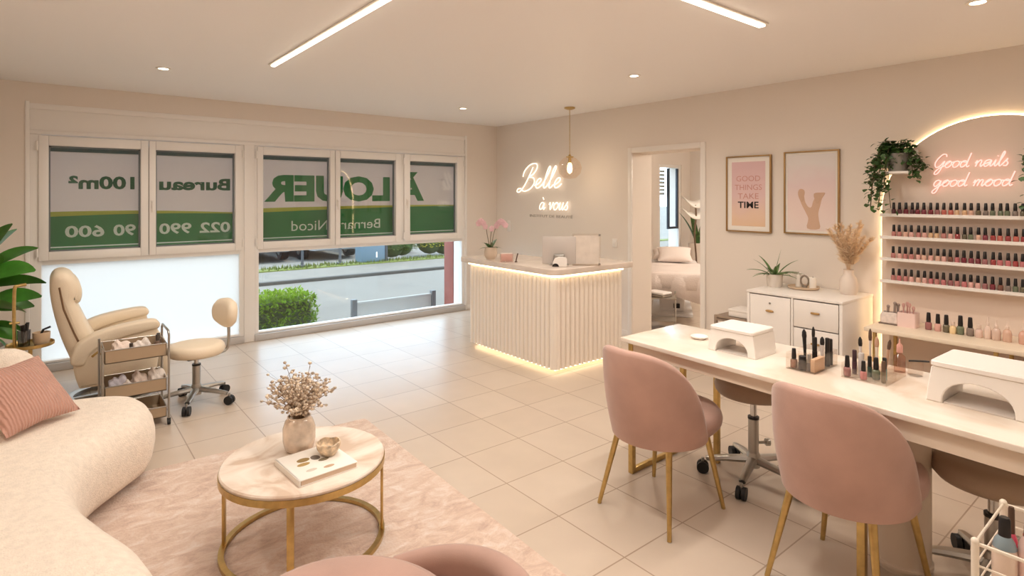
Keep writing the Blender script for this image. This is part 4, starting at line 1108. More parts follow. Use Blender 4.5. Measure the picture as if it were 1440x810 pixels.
bm = BM(); box(bm, (-.126,-.132,.022), (.128,.132,.026), .001); box(bm, (-.126,-.132,0), (.128,.132,.003), .001); box(bm, (-.128,-.132,0), (-.122,.132,.026), .001); O('cover', bm, PAPER, t)
for x, y, a, b, c in ((-.04,.04,.035,.02,(150,124,78)),(-.055,.0,.035,.015,(176,146,92)),(.01,.03,.025,.025,(120,112,104)),(.03,-.01,.03,.014,(134,122,100)),(.02,-.085,.03,.012,(188,160,132)),(-.05,-.07,.03,.012,(206,196,184))):
    bm = BM(); lathe(bm, [(0,0),(1,0),(.9,.0006),(0,.0006)], seg=14, sx=a*.8, sy=b)
    for v in bm.verts: v.co += Vector((x, y, .0262))
    O('cover_print', bm, mat('print_%d' % c[0], c, .8), t)
t = T('small_bowl', 'small mottled beige bowl standing on the book corner', 'bowl', (.965, 2.50, TZ+.0268))
bm = BM(); lathe(bm, [(0,0),(.03,0),(.034,.006),(.05,.03),(.053,.055),(.047,.056),(.044,.03),(.026,.01),(0,.009)], seg=32)
for v in bm.verts:
    if v.co.z > .05: v.co.z += .003*math.sin(5*math.atan2(v.co.y, v.co.x))
O('bowl_body', bm, mat('bowl_mottled', (206,184,158), .5, var=.25, vscale=40, bump=.3), t)

# ------------------------------------------------------------------ rug
def rug_material():
    m = bpy.data.materials.new('rug_faded'); m.use_nodes = True; nt = m.node_tree; p = nt.nodes['Principled BSDF']; p.inputs['Roughness'].default_value = .95
    p.inputs['Sheen Weight'].default_value = .2
    tc = nt.nodes.new('ShaderNodeTexCoord'); mp = nt.nodes.new('ShaderNodeMapping'); mp.inputs['Scale'].default_value = (3.0, 5.5, 1); mp.inputs['Rotation'].default_value = (0,0,rad(-35))
    n = nt.nodes.new('ShaderNodeTexNoise'); n.inputs['Scale'].default_value = 2.6; n.inputs['Detail'].default_value = 9; n.inputs['Roughness'].default_value = .72; n.inputs['Distortion'].default_value = .8
    r = nt.nodes.new('ShaderNodeValToRGB')
    for e, (q, c) in zip([r.color_ramp.elements[0], r.color_ramp.elements[1], r.color_ramp.elements.new(.5)], ((.34,(196,166,150)),(.66,(232,212,196)),(.5,(218,192,174)))): e.position = q; e.color = lin(c)
    nt.links.new(tc.outputs['Object'], mp.inputs['Vector']); nt.links.new(mp.outputs['Vector'], n.inputs['Vector']); nt.links.new(n.outputs['Fac'], r.inputs['Fac']); nt.links.new(r.outputs['Color'], p.inputs['Base Color'])
    n2 = nt.nodes.new('ShaderNodeTexNoise'); n2.inputs['Scale'].default_value = 90; n2.inputs['Detail'].default_value = 4
    b = nt.nodes.new('ShaderNodeBump'); b.inputs['Strength'].default_value = .7; b.inputs['Distance'].default_value = .01
    nt.links.new(tc.outputs['Object'], n2.inputs['Vector']); nt.links.new(n2.outputs['Fac'], b.inputs['Height']); nt.links.new(b.outputs['Normal'], p.inputs['Normal'])
    return m
t = T('area_rug', 'faded pink beige rug under the coffee table', 'rug', (.2, 2.2, 0), rad(-2.0))
bm = BM(); puff(bm, rrect(-1.1,-1.75,1.46,1.62,.03), [(.004,0),(0,.004),(.002,.01),(.008,.012)]); O('pile', bm, rug_material(), t)

# ------------------------------------------------------------------ sofa
t = T('curved_sofa', 'curved cream boucle sofa with a low backrest', 'sofa', (-.2, 2.7, .0122))
P = [(.05,1.25),(.22,1.6),(.285,2.0),(.265,2.3),(.17,2.6),(.105,2.85),(.105,3.1),(.17,3.3),(.31,3.49),(.43,3.66),(.47,3.88),(.41,4.1),(.2,4.22),(-.15,4.26),(-.55,4.15),(-.85,3.8),(-1.0,3.2),(-1.05,2.5),(-.98,1.8),(-.7,1.3),(-.3,1.1)]
P = [(p.x+.2, p.y-2.7) for p in spline([Vector(q) for q in P], 6, True)]
LV = [(.06,.05),(.03,.06),(.012,.10),(0,.17),(0,.23),(.012,.29),(.035,.335),(.07,.365),(.11,.38),(.15,.387)]
bm = BM(); puff(bm, P, LV); O('seat_body', bm, BOUCLE, t, angle=70)
bp = spline([Vector(q) for q in ((-.04,4.14),(-.22,4.16),(-.45,4.08),(-.70,3.75),(-.84,3.3),(-.90,2.7),(-.88,2.1),(-.75,1.6))], 6)
bm = BM(); rings = []
n = len(bp)
for i, p in enumerate(bp):
    a = bp[min(i+1,n-1)]-bp[max(i-1,0)]; a.normalize(); nr = Vector((-a.y, a.x))
    e = min(1., .28+.72*math.sin(min(1, i/5)*PI/2), .28+.72*math.sin(min(1,(n-1-i)/5)*PI/2))
    hh = .37+.345*(.55+.45*e); ring = []
    for k in range(16):
        b = 2*PI*k/16; ring.append(bm.verts.new((p.x+.2+nr.x*.125*e*math.cos(b), p.y-2.7+nr.y*.125*e*math.cos(b), (.30+hh)/2+(hh-.30)/2*math.copysign(abs(math.sin(b))**.7, math.sin(b)))))
    rings.append(ring)
for a, b in zip(rings, rings[1:]):
    for k in range(16): bm.faces.new((a[k], a[(k+1)%16], b[(k+1)%16], b[k]))
bm.faces.new(rings[0]); bm.faces.new(rings[-1])
O('backrest', bm, BOUCLE, t, angle=70)
for x, y in ((.33,3.80),(.0,4.05),(-.8,3.4),(-.8,1.9),(.05,2.0),(.0,2.95)):
    bm = BM(); tube(bm, [(x+.2,y-2.7,.0),(x+.2,y-2.7,.07)], [.014,.02], 12); O('foot', bm, mat('foot_walnut', (96,64,44), .5), t)
# knitted pillow
def pillow_material(name, rgb):
    m = mat(name, rgb, .9, sheen=.2); nt = m.node_tree; p = nt.nodes['Principled BSDF']
    tc = nt.nodes.new('ShaderNodeTexCoord'); w = nt.nodes.new('ShaderNodeTexWave'); w.bands_direction = 'X'; w.inputs['Scale'].default_value = 21; w.inputs['Distortion'].default_value = 2.5; w.inputs['Detail Scale'].default_value = 1.2
    w2 = nt.nodes.new('ShaderNodeTexNoise'); w2.inputs['Scale'].default_value = 70
    ad = nt.nodes.new('ShaderNodeMath'); ad.operation = 'MULTIPLY_ADD'; ad.inputs[1].default_value = .35
    b = nt.nodes.new('ShaderNodeBump'); b.inputs['Strength'].default_value = .6; b.inputs['Distance'].default_value = .012
    nt.links.new(tc.outputs['Object'], w.inputs['Vector']); nt.links.new(tc.outputs['Object'], w2.inputs['Vector'])
    nt.links.new(w2.outputs['Fac'], ad.inputs[0]); nt.links.new(w.outputs['Fac'], ad.inputs[2]); nt.links.new(ad.outputs[0], b.inputs['Height']); nt.links.new(b.outputs['Normal'], p.inputs['Normal'])
    return m
def pillow(bm, s, h, n=22):
    g = {}
    for sd in (1, -1):
        for i in range(n+1):
            for j in range(n+1):
                u = -1+2*i/n; v = -1+2*j/n; edge = max(abs(u),abs(v)) > .999
                if edge and sd < 0: g[sd,i,j] = g[1,i,j]; continue
                k = ((1-abs(u)**2.6)*(1-abs(v)**2.6)); z = sd*h*max(0,k)**.55
                f = 1-.10*(1-abs(u*v))*max(abs(u),abs(v))**2
                g[sd,i,j] = bm.verts.new((u*s*f, v*s*f, z))
        for i in range(n):
            for j in range(n): bm.faces.new((g[sd,i,j], g[sd,i+1,j], g[sd,i+1,j+1], g[sd,i,j+1]))
t = T('throw_pillow', 'ribbed dusty pink pillow leaning on the sofa backrest', 'pillow', (-.085, 3.78, .565))
px_ = Vector((.75,.66,0)).normalized(); nn = Vector((px_.y,-px_.x,0)); py_ = -nn*math.sin(rad(44))+Vector((0,0,1))*math.cos(rad(44))
t.rotation_euler = Matrix((px_, py_, px_.cross(py_))).transposed().to_euler(); t.location = Vector((-.045,3.73,.40))+py_*.175+px_.cross(py_)*.05
bm = BM(); pillow(bm, .19, .065); O('cover', bm, pillow_material('pillow_pink', (206,158,142)), t, angle=80)

# pink tub chair in the foreground
t = T('tub_armchair', 'pink velvet tub armchair at the bottom edge before the coffee table', 'armchair', (.62, 1.24, .0125), rad(117))
bm = BM(); shell(bm, rad(132), .14, .60, .47, .345, .37, .075, 2.0, 60); O('back_shell', bm, PINK, t, angle=60)
bm = BM(); cushion(bm, (.12,0), .275, .30, .52, 1.14, 1.0, 44); O('seat_cushion', bm, PINK, t, angle=60)
bm = BM(); lathe(bm, [(0,.13),(.31,.13),(.32,.15),(.32,.31),(0,.31)], (.06,0,0), 40); O('seat_base', bm, PINK, t)
for sx in (-1,1):
    for sy in (-1,1):
        bm = BM(); tube(bm, [(sx*.2,sy*.2,.14),(sx*.235,sy*.235,0)], [.014,.009], 10); O('leg', bm, GOLD, t)

dup(t, (4.05, .36, 0), rad(180), 'pink velvet tub armchair behind the table, a sliver at the right frame edge')
t['group'] = 'pink tub armchairs'
for o in SC.objects:
    if o.name.startswith('tub_armchair'): o['group'] = 'pink tub armchairs'

# ------------------------------------------------------------------ recliner
t = T('recliner', 'cream leather recliner with tall backrest before the frosted pane', 'recliner', (.10, 5.50, 0))
YW = .26
SG = lambda a, b, r: [(r,a),(r*.35,a+r*.35),(0,a+r),(0,b-r),(r*.35,b-r*.35),(r,b)]
bk = spline([Vector(q) for q in ((.10,.20),(-.01,.45),(-.075,.70),(-.10,.90),(-.075,.985),(-.01,1.0),(.045,.95),(.062,.85),(.05,.78),(.075,.72),(.13,.58),(.19,.44),(.22,.25))], 5, True)
bm = BM(); puff(bm, [(p.x,p.y) for p in bk], SG(-YW+.01, YW-.01, .05), 'xz'); b = O('backrest', bm, LEATHER, t, angle=70)
bm = BM(); tube(bm, [(-.045,-YW+.008,.90),(-.02,-YW+.008,.74),(.04,-YW+.008,.56),(.09,-YW+.008,.43)], .006, 6); O('side_seam', bm, mat('seam_brown', (128,98,72), .7), b)
hd = spline([Vector(q) for q in ((-.02,.965),(.045,.95),(.085,.88),(.085,.80),(.06,.765),(0,.78))], 5, True)
bm = BM(); puff(bm, [(p.x,p.y) for p in hd], SG(-YW+.035, YW-.035, .045), 'xz'); O('headrest', bm, LEATHER, t, angle=70)
st = spline([Vector(q) for q in ((.10,.30),(.10,.44),(.2,.475),(.42,.48),(.57,.465),(.62,.41),(.60,.30),(.35,.27))], 5, True)
bm = BM(); puff(bm, [(p.x,p.y) for p in st], SG(-YW+.02, YW-.02, .04), 'xz'); O('seat_cushion', bm, LEATHER, t, angle=70)
ft = spline([Vector(q) for q in ((.57,.40),(.63,.38),(.645,.2),(.62,.12),(.57,.12),(.555,.25))], 5, True)
bm = BM(); puff(bm, [(p.x,p.y) for p in ft], SG(-YW+.02, YW-.02, .03), 'xz'); O('footrest', bm, LEATHER, t, angle=70)
am = spline([Vector(q) for q in ((.02,.36),(.03,.45),(.09,.52),(.22,.575),(.40,.605),(.52,.61),(.56,.585),(.55,.545),(.46,.53),(.30,.50),(.18,.455),(.12,.40),(.09,.34))], 5, True)
pn = spline([Vector(q) for q in ((.04,.40),(.06,.20),(.12,.17),(.45,.17),(.54,.20),(.55,.54),(.40,.55),(.2,.50))], 5, True)
for s in (-1, 1):
    y0 = s*(YW+.055)
    bm = BM(); puff(bm, [(p.x,p.y) for p in am], SG(y0-.06, y0+.06, .016), 'xz'); O('armrest', bm, LEATHER, t, angle=70)
    bm = BM(); puff(bm, [(p.x,p.y) for p in pn], SG(y0-.035, y0+.035, .02), 'xz'); O('side_panel', bm, LEATHER, t, angle=70)
bm = BM(); cyl(bm, (.30,0,.04), (.30,0,.28), .045, seg=18); O('swivel_column', bm, STEEL, t)
bm = BM(); lathe(bm, [(.23,0),(.30,0),(.30,.018),(.285,.026),(.23,.026),(.23,0)], (.27,0,0), 48); box(bm, (.02,-.02,.004), (.52,.02,.022), .004); box(bm, (.25,-.25,.004), (.29,.25,.022), .004); O('base_ring', bm, STEEL, t)
bm = BM(); tube(bm, [(.14,-.375,.40),(.17,-.395,.43),(.19,-.395,.41)], .009, 8); O('recline_lever', bm, GOLD, t)

# ------------------------------------------------------------------ metal trolley
t = T('metal_trolley', 'three tier taupe metal trolley between the sofa and the rolling chair', 'trolley', (.45, 4.68, 0))
hx, hy = .185, .155
TRM = mat('trolley_taupe', (178,156,130), .45, .15)
for x in (-hx,hx):
    for y in (-hy,hy):
        bm = BM(); cyl(bm, (x,y,.04), (x,y,.615 if x > 0 else .58), .0075, seg=10); p = O('post', bm, STEEL, t)
        bm = BM(); cyl(bm, (x-.009,y,.018), (x+.009,y,.018), .018, seg=14); box(bm, (x-.011,y-.008,.02), (x+.011,y+.008,.045), .002); O('caster', bm, RUBBER, p)
bm = BM(); tube(bm, [(hx,-hy,.61),(hx,-hy+.03,.635),(hx,hy-.03,.635),(hx,hy,.61)], .0075, 10); O('push_handle', bm, STEEL, t)
for z0, z1 in ((.47,.555),(.235,.32),(.055,.125)):
    bm = BM(); a = hx-.012; b = hy-.004; w = .004
    box(bm, (-a,-b,z0), (a,b,z0+.005)); box(bm, (-a,-b,z0), (a,-b+w,z1)); box(bm, (-a,b-w,z0), (a,b,z1)); box(bm, (-a,-b,z0), (-a+w,b,z1)); box(bm, (a-w,-b,z0), (a,b,z1))
    tr = O('tray', bm, TRM, t)
    bm = BM(); tube(bm, [(-a,-b,z1),(a,-b,z1),(a,b,z1),(-a,b,z1)], .004, 6, True); O('tray_rim', bm, STEEL, tr)
def lump(bm, c, sx, sy, sz, n=14):
    seed = random.random()*10
    r = bmesh.ops.create_icosphere(bm, subdivisions=4, radius=1)
    for v in r['verts']:
        q = v.co; f = 1+.13*math.sin(5*q.x+seed)+.11*math.sin(6*q.y+2*seed)+.09*math.sin(7*q.z+9*q.x+seed)
        z = q.z*f*sz
        v.co = Vector((c[0]+q.x*f*sx, c[1]+q.y*f*sy, c[2]+max(-sz*.6, z)))
def cloth(label, loc, s, m, nm='folded_towel'):
    bm = BM(); lump(bm, (0,0,s[2]*.6), *s); return tag(O(nm, bm, m, loc=loc, angle=60), label, 'towel', 'towels in the metal trolley')
TW1 = mat('towel_white', (236,226,218), .95, bump=.4, bscale=120); TW2 = mat('towel_lilac', (216,212,222), .95, bump=.4, bscale=120); TW3 = mat('towel_peach', (238,220,208), .95, bump=.4, bscale=120)
cloth('crumpled lilac white towel at the left of the trolley middle tray', (.36,4.64,.2405), (.055,.06,.07), TW2)
cloth('small cream towel in front of the lilac one in the middle tray', (.405,4.58,.2405), (.04,.04,.055), TW1)
cloth('cream rolled towel at the centre of the trolley middle tray', (.475,4.66,.2405), (.05,.07,.07), TW3)
cloth('white crumpled towel at the right of the trolley middle tray', (.572,4.65,.2405), (.05,.07,.075), TW1)
cloth('peach cloth with a knot at the left of the trolley top tray', (.37,4.66,.4755), (.055,.07,.065), TW3)
cloth('white folded cloth at the right of the trolley top tray', (.50,4.66,.4755), (.055,.08,.06), TW1)
cloth('pale cloth in the lowest trolley tray', (.50,4.62,.0605), (.06,.06,.035), TW3)
for x, y, h, c, lab in ((.575,4.58,.135,(116,92,74),'brown pump bottle at the front right of the trolley top tray'),(.595,4.70,.12,(150,132,118),'grey brown tub at the rear right of the trolley top tray'),(.425,4.58,.10,(232,220,208),'small white jar at the front of the trolley top tray')):
    q = T('lotion_bottle', lab, 'bottle', (x,y,.4755), 0, 'bottles in the metal trolley')
    bm = BM(); lathe(bm, [(0,0),(.018,0),(.02,.004),(.02,h*.6),(.012,h*.7),(0,h*.7)], seg=16); O('bottle_body', bm, mat('lotion_%d' % c[0], c, .35), q)
    bm = BM(); lathe(bm, [(0,h*.69),(.011,h*.69),(.011,h),(0,h)], seg=14); O('cap', bm, mat('lotion_cap', (70,60,54), .4), q)

# ------------------------------------------------------------------ gold side table and plant by the window
t = T('side_table', 'small round gold side table with an upright handle, left of the recliner', 'side table', (-.095, 4.78, 0))
bm = BM(); lathe(bm, [(0,.60),(.115,.60),(.122,.604),(.122,.622),(.118,.622),(.115,.61),(0,.61)], seg=36); O('tray_top', bm, GOLD, t)
bm = BM(); cyl(bm, (0,0,.01), (0,0,.60), .011, seg=12); O('stem', bm, GOLD, t)
bm = BM(); lathe(bm, [(0,0),(.11,0),(.11,.008),(.02,.014),(0,.014)], seg=32); O('foot', bm, GOLD, t)
bm = BM(); tube(bm, spline([(-.075,-.02,.605),(-.078,-.02,.80),(-.075,-.02,.97),(-.06,-.015,.99),(-.02,-.005,.995)], 6), .0095, 10); tube(bm, [(-.10,-.02,.76),(-.05,-.02,.76)], .007, 8); O('handle', bm, GOLD, t)
q = T('brush_cup', 'grey clear cup of black brushes on the gold side table', 'cup', (-.125, 4.75, .6105), 0)
bm = BM(); lathe(bm, [(0,0),(.03,0),(.034,.10),(.031,.10),(.028,.004),(0,.004)], seg=22); O('cup_wall', bm, clear('cup_grey', (206,210,216), .12), q)
for i, (x, y, h) in enumerate(((.012,0,.14),(-.01,.01,.13),(.0,-.012,.135),(.016,.012,.145))):
    bm = BM(); tube(bm, [(x*.4,y*.4,.006),(x,y,h*.75),(x*1.1,y*1.1,h)], [.004,.007,.009], 8); O('brush', bm, BRM, q)
q = T('round_cup', 'beige cup on the right of the gold side table', 'cup', (-.04, 4.76, .6105))
bm = BM(); lathe(bm, [(0,0),(.036,0),(.044,.02),(.046,.075),(.042,.075),(.04,.02),(0,.01)], seg=26); O('cup_wall', bm, mat('cup_beige', (206,180,150), .4), q)
bm = BM(); tube(bm, [(-.02,0,.02),(.01,0,.09),(.045,-.01,.105)], .007, 8); O('brush', bm, BRM, q)

t = T('potted_plant', 'tall plant with broad green leaves in the left window corner', 'potted plant', (-.42, 5.66, 0))
bm = BM(); lathe(bm, [(0,0),(.13,0),(.17,.04),(.185,.44),(.178,.46),(.165,.46),(.16,.40),(0,.40)], seg=36); O('pot', bm, mat('plant_pot_white', (222,214,206), .5), t)
bm = BM(); lathe(bm, [(0,.40),(.16,.40),(.158,.415),(0,.42)], seg=30); O('soil', bm, mat('soil_dark', (60,46,38), .95, bump=1, bscale=60), t)
BIG = mat('big_leaf', (70,132,46), .35, var=.22, vscale=5)
bm = BM(); bs = BM()
tube(bs, spline([(0,0,.40),(.02,.01,.7),(0,0,1.0)], 6), .014, 8); tube(bs, spline([(.03,-.02,.40),(.07,-.04,.6),(.10,-.03,.8)], 6), .010, 8)
for i, (a, z, up, L, W, dr) in enumerate(((10,1.02,.9,.36,.11,.8),(-30,.98,.55,.36,.115,.9),(-5,.92,.35,.36,.11,.8),(35,.95,.6,.34,.11,.9),(-60,1.02,.9,.32,.11,.8),(-15,.82,.30,.34,.10,.6),(-40,.80,.15,.33,.11,.7),(20,.76,.25,.30,.10,.8),(-20,.66,.1,.27,.09,1.1),(5,.62,-.1,.22,.08,1.0),
       (80,1.0,2.5,.34,.12,.2),(-75,1.05,2.8,.36,.13,.15),(150,.95,.7,.36,.12,.8),(200,.9,.5,.36,.12,.9),(-110,.85,.5,.34,.11,.8),(110,.8,.4,.34,.11,.8),(-50,.62,-.05,.24,.09,1.0),(-25,1.10,1.7,.33,.12,.5),(25,1.08,1.5,.32,.11,.6))):
    c, s = math.cos(rad(a)), math.sin(rad(a)); d = Vector((c, s, up)).normalized(); b0 = Vector((.01*c, .01*s, z-.05)); b1 = b0+d*.08
    tube(bs, [b0, b1], .004, 5); leaf(bm, b1, d, L*.9, W*1.3, dr*.8, .15, 10, .85, rad(50 if i % 2 else -40))
O('leaves', bm, BIG, t); O('stems', bs, mat('plant_stem', (120,104,64), .6), t)

# ------------------------------------------------------------------ white cart at the bottom right
t = T('white_cart', 'white metal wire cart at the bottom right corner of the frame', 'cart', (1.998, .438, 0))
CW = mat('cart_white', (238,228,212), .4)
cw, cd = .32, -.42
for x in (0, cw):
    for y in (0, cd):
        bm = BM(); cyl(bm, (x,y,.05), (x,y,.60), .0095, seg=12); ball(bm, (x,y,.60), .0105, 10); p = O('post', bm, CW, t)
        bm = BM(); cyl(bm, (x-.01,y,.025), (x+.01,y,.025), .025, seg=14); box(bm, (x-.013,y-.01,.03), (x+.013,y+.01,.055), .002); O('caster', bm, RUBBER, p)
for z in (.595, .535, .475, .21, .27):
    bm = BM(); tube(bm, [(0,0,z),(cw,0,z),(cw,cd,z),(0,cd,z)], .0055 if z in (.595,.21) else .0035, 8, True); O('rail', bm, CW, t)
for z in (.43, .16):
    bm = BM(); box(bm, (0,cd,z), (cw,0,z+.012), .003); O('tray', bm, CW, t)
def spa(label, x, y, h, r, body, neck, cap, ch):
    q = T('care_bottle', label, 'bottle', (x,y,.4425), 0, 'bottles in the white cart')
    bm = BM(); lathe(bm, [(0,0),(r*.92,0),(r,.005),(r,h-.045),(r*.9,h-.03),(0,h-.03)], seg=24); O('bottle_body', bm, body, q)
    bm = BM(); lathe(bm, [(r*.905,h-.031),(r*.97,h-.034),(r*.8,h-.015),(r*.45,h),(0,h)], seg=24); O('shoulder', bm, neck, q)
    bm = BM(); lathe(bm, [(0,h-.002),(r*.5,h-.002),(r*.46,h+ch*.9),(r*.36,h+ch),(0,h+ch)], seg=18); O('cap', bm, cap, q)
spa('pale bottle with blue grey shoulder and tall black cap, leftmost in the white cart', 2.105, .395, .155, .029, mat('care_pale', (222,200,184), .25, coat=.4), mat('care_blue', (132,148,156), .3), BRM, .05)
spa('pale pink bottle with short black cap at the right frame edge in the white cart', 2.125, .345, .165, .026, mat('care_pink', (226,194,186), .3, coat=.4), mat('care_pink', (226,194,186), .3, coat=.4), BRM, .03)
spa('bright pink polish bottle behind the blue shouldered bottle in the white cart', 2.215, .40, .12, .017, mat('care_hot_pink', (206,84,112), .25, coat=.5), mat('care_hot_pink', (206,84,112), .25, coat=.5), mat('care_brown_cap', (84,62,48), .4), .075)
spa('coral polish bottle right of the bright pink one in the white cart', 2.205, .365, .115, .017, mat('care_coral', (210,112,106), .25, coat=.5), mat('care_coral', (210,112,106), .25, coat=.5), mat('care_coral', (210,112,106), .25, coat=.5), .02)

# ------------------------------------------------------------------ treatment room seen through the doorway
w = bpy.data.objects.new('window_3', None); COL.objects.link(w); w.location = (9.07, YB, 1.28); w['kind'] = 'structure'
bm = BM()
for a, b, c, d in ((-.35,-.29,-.86,.87),(.29,.35,-.86,.87),(-.29,.29,-.86,-.80),(-.29,.29,.81,.87)): box(bm, (a,.02,c), (b,.09,d), .005)
O('window_frame', bm, FRAMEW, w)
bm = BM()
for a, b, c, d in ((-.02,.02,-.30,.80),(.255,.29,-.30,.80),(-.02,.29,-.34,-.30)): box(bm, (a,.03,c), (b,.075,d), .004)
O('dark_sash', bm, mat('sash_dark', (58,66,78), .5), w)
bm = BM(); box(bm, (-.29,.045,-.80), (.29,.055,.81)); O('glass_pane', bm, GLASS, w)
bm = BM()
for k in range(7): box(bm, (-.27,.10,.30+k*.07), (-.04,.13,.345+k*.07), .002)
O('shutter_slats', bm, mat('shutter_pale', (226,222,216), .5), w)
t = T('treatment_bed', 'massage bed with draped blanket seen through the doorway', 'bed', (6.70, 4.81, 0), rad(36))
BL = mat('blanket_blush', (228,216,210), .95, bump=.4, bscale=60); SH = mat('sheet_white', (232,226,222), .9, bump=.2, bscale=60)
bm = BM(); box(bm, (-.9,-.36,.40), (.9,.36,.50), .03, 3); O('frame', bm, WHITE, t)
bm = BM(); box(bm, (-.92,-.37,.49), (.92,.37,.585), .04, 4); O('mattress', bm, SH, t)
bm = BM(); box(bm, (-.35,-.16,.03), (.35,.16,.40), .03, 3); O('pedestal', bm, mat('bed_pedestal', (232,230,230), .4), t)
bm = BM(); box(bm, (-.55,-.26,0), (.55,.26,.04), .01); O('base_plate', bm, mat('bed_pedestal', (232,230,230), .4), t)
bm = BM(); box(bm, (-.37,-.06,.22), (-.345,.02,.33), .006); box(bm, (-.37,-.10,.08), (-.345,-.02,.14), .006); O('control_box', bm, BLACK, t)
bm = BM(); nx, ny = 40, 34; g = []
for i in range(nx+1):
    row = []
    for j in range(ny+1):
        u = -.97+1.15*i/nx; v = -.62+1.24*j/ny
        ex = max(0, -.93-u); ey = max(0, abs(v)-.385)
        x = u; y = max(-.385, min(.385, v)); z = .60
        if u < -.90: x = -.94; z -= (-.90-u)*2.6
        if abs(v) > .385:
            z -= (abs(v)-.385)*1.15+.01*math.sin(9*u+1); y += math.copysign(.012+.03*(abs(v)-.385)/.235*(1.2+math.sin(15*u)), v)
        z += .006*math.sin(13*u+4*v)+.005*math.sin(11*v)
        row.append(bm.verts.new((x, y, z)))
    g.append(row)
for i in range(nx):
    for j in range(ny): bm.faces.new((g[i][j], g[i+1][j], g[i+1][j+1], g[i][j+1]))
o = O('blanket', bm, BL, t, angle=80); md = o.modifiers.new('thickness', 'SOLIDIFY'); md.thickness = .012; md.offset = 1
# foot drape folds
bm = BM(); n = 30; a = []; b = []
for i in range(n+1):
    v = -.40+.80*i/n; f = .02*math.sin(22*v)
    a.append(bm.verts.new((-.945+f*.2, v, .60))); b.append(bm.verts.new((-.965+f, v*1.04, .30+.05*math.sin(7*v+1))))
for i in range(n): bm.faces.new((a[i], a[i+1], b[i+1], b[i]))
o = O('blanket_fall', bm, BL, t, angle=80); md = o.modifiers.new('thickness', 'SOLIDIFY'); md.thickness = .012
q = T('bed_pillow', 'wide blush pillow at the head of the massage bed', 'pillow', (7.19, 5.17, .69)); q.rotation_euler = (0, rad(-14), rad(36))
bm = BM(); pillow(bm, .22, .08); 
for v in bm.verts: v.co.y *= 1.25
O('cover', bm, BL, q, angle=80)
q = T('bed_pillow', 'smaller blush pillow leaning in front on the massage bed', 'pillow', (6.93, 4.93, .73)); q.rotation_euler = (0, rad(-30), rad(40))
bm = BM(); pillow(bm, .17, .07); 
for v in bm.verts: v.co.y *= 1.4
O('cover', bm, BL, q, angle=80)
t = T('floor_lamp', 'slim lamp with curved white shade beyond the massage bed', 'lamp', (7.85, 5.2, 0))
bm = BM(); lathe(bm, [(0,0),(.14,0),(.14,.015),(.02,.03),(0,.03)], seg=28); O('base', bm, STEEL, t)
bm = BM(); tube(bm, spline([(0,0,.02),(.03,0,.5),(-.02,.0,.95),(.02,0,1.25),(0,.0,1.42)], 6), .014, 10); O('pole', bm, mat('lamp_pole_brown', (116,96,80), .4, .6), t)
for dz, s in ((1.20,.75),(1.38,.7)):
    bm = BM(); n = 16; a = []; b = []
    for i in range(n+1):
        u = -1+2*i/n; x = u*.24*s; z = dz+.13*u*u
        a.append(bm.verts.new((x*.62,-x*.78-.05,z))); b.append(bm.verts.new((x*.62+.02,-x*.78+.05,z+.10*(1-.5*u*u))))
    for i in range(n): bm.faces.new((a[i], a[i+1], b[i+1], b[i]))
    o = O('lamp_shade', bm, mat('shade_white', (244,240,234), .4), t); md = o.modifiers.new('thickness', 'SOLIDIFY'); md.thickness = .02
t = T('tall_plant', 'dark leaved plant in a slim pot behind the curved lamp', 'potted plant', (8.75, 5.75, 0))
bm = BM(); lathe(bm, [(0,0),(.13,0),(.16,.75),(.14,.75),(.13,.70),(0,.70)], seg=26); O('pot', bm, mat('pot_white', (226,216,206), .5), t)
bm = BM()
for i in range(8):
    a = i*2.4; leaf(bm, (.02*math.cos(a),.02*math.sin(a),.7), (math.cos(a)*.5,math.sin(a)*.5,1.5), random.uniform(.45,.75), .09, .7, .2, 8, .8)
O('leaves', bm, DLEAF, t)
t = T('utility_trolley', 'low trolley with towels in front of the massage bed', 'trolley', (5.62, 4.22, 0), rad(36))
for z in (.10, .36):
    bm = BM(); box(bm, (-.14,-.2,z), (.14,.2,z+.012), .003); O('tray', bm, mat('trolley_grey', (150,140,128), .4, .4), t)
for x in (-.13,.13):
    for y in (-.19,.19):
        bm = BM(); cyl(bm, (x,y,0), (x,y,.42), .009, seg=8); O('post', bm, STEEL, t)
for i, z in enumerate((.373, .403)):
    bm = BM(); box(bm, (-.09,-.13,0), (.09,.13,.028), .012, 3); tag(O('towel', bm, SH if i else mat('towel_grey', (150,138,124), .95, bump=.4), loc=(5.62,4.22,z)), 'grey folded towel at the bottom of the small trolley stack' if not i else 'white folded towel on top of the small trolley stack', 'towel', 'towels on the small trolley')

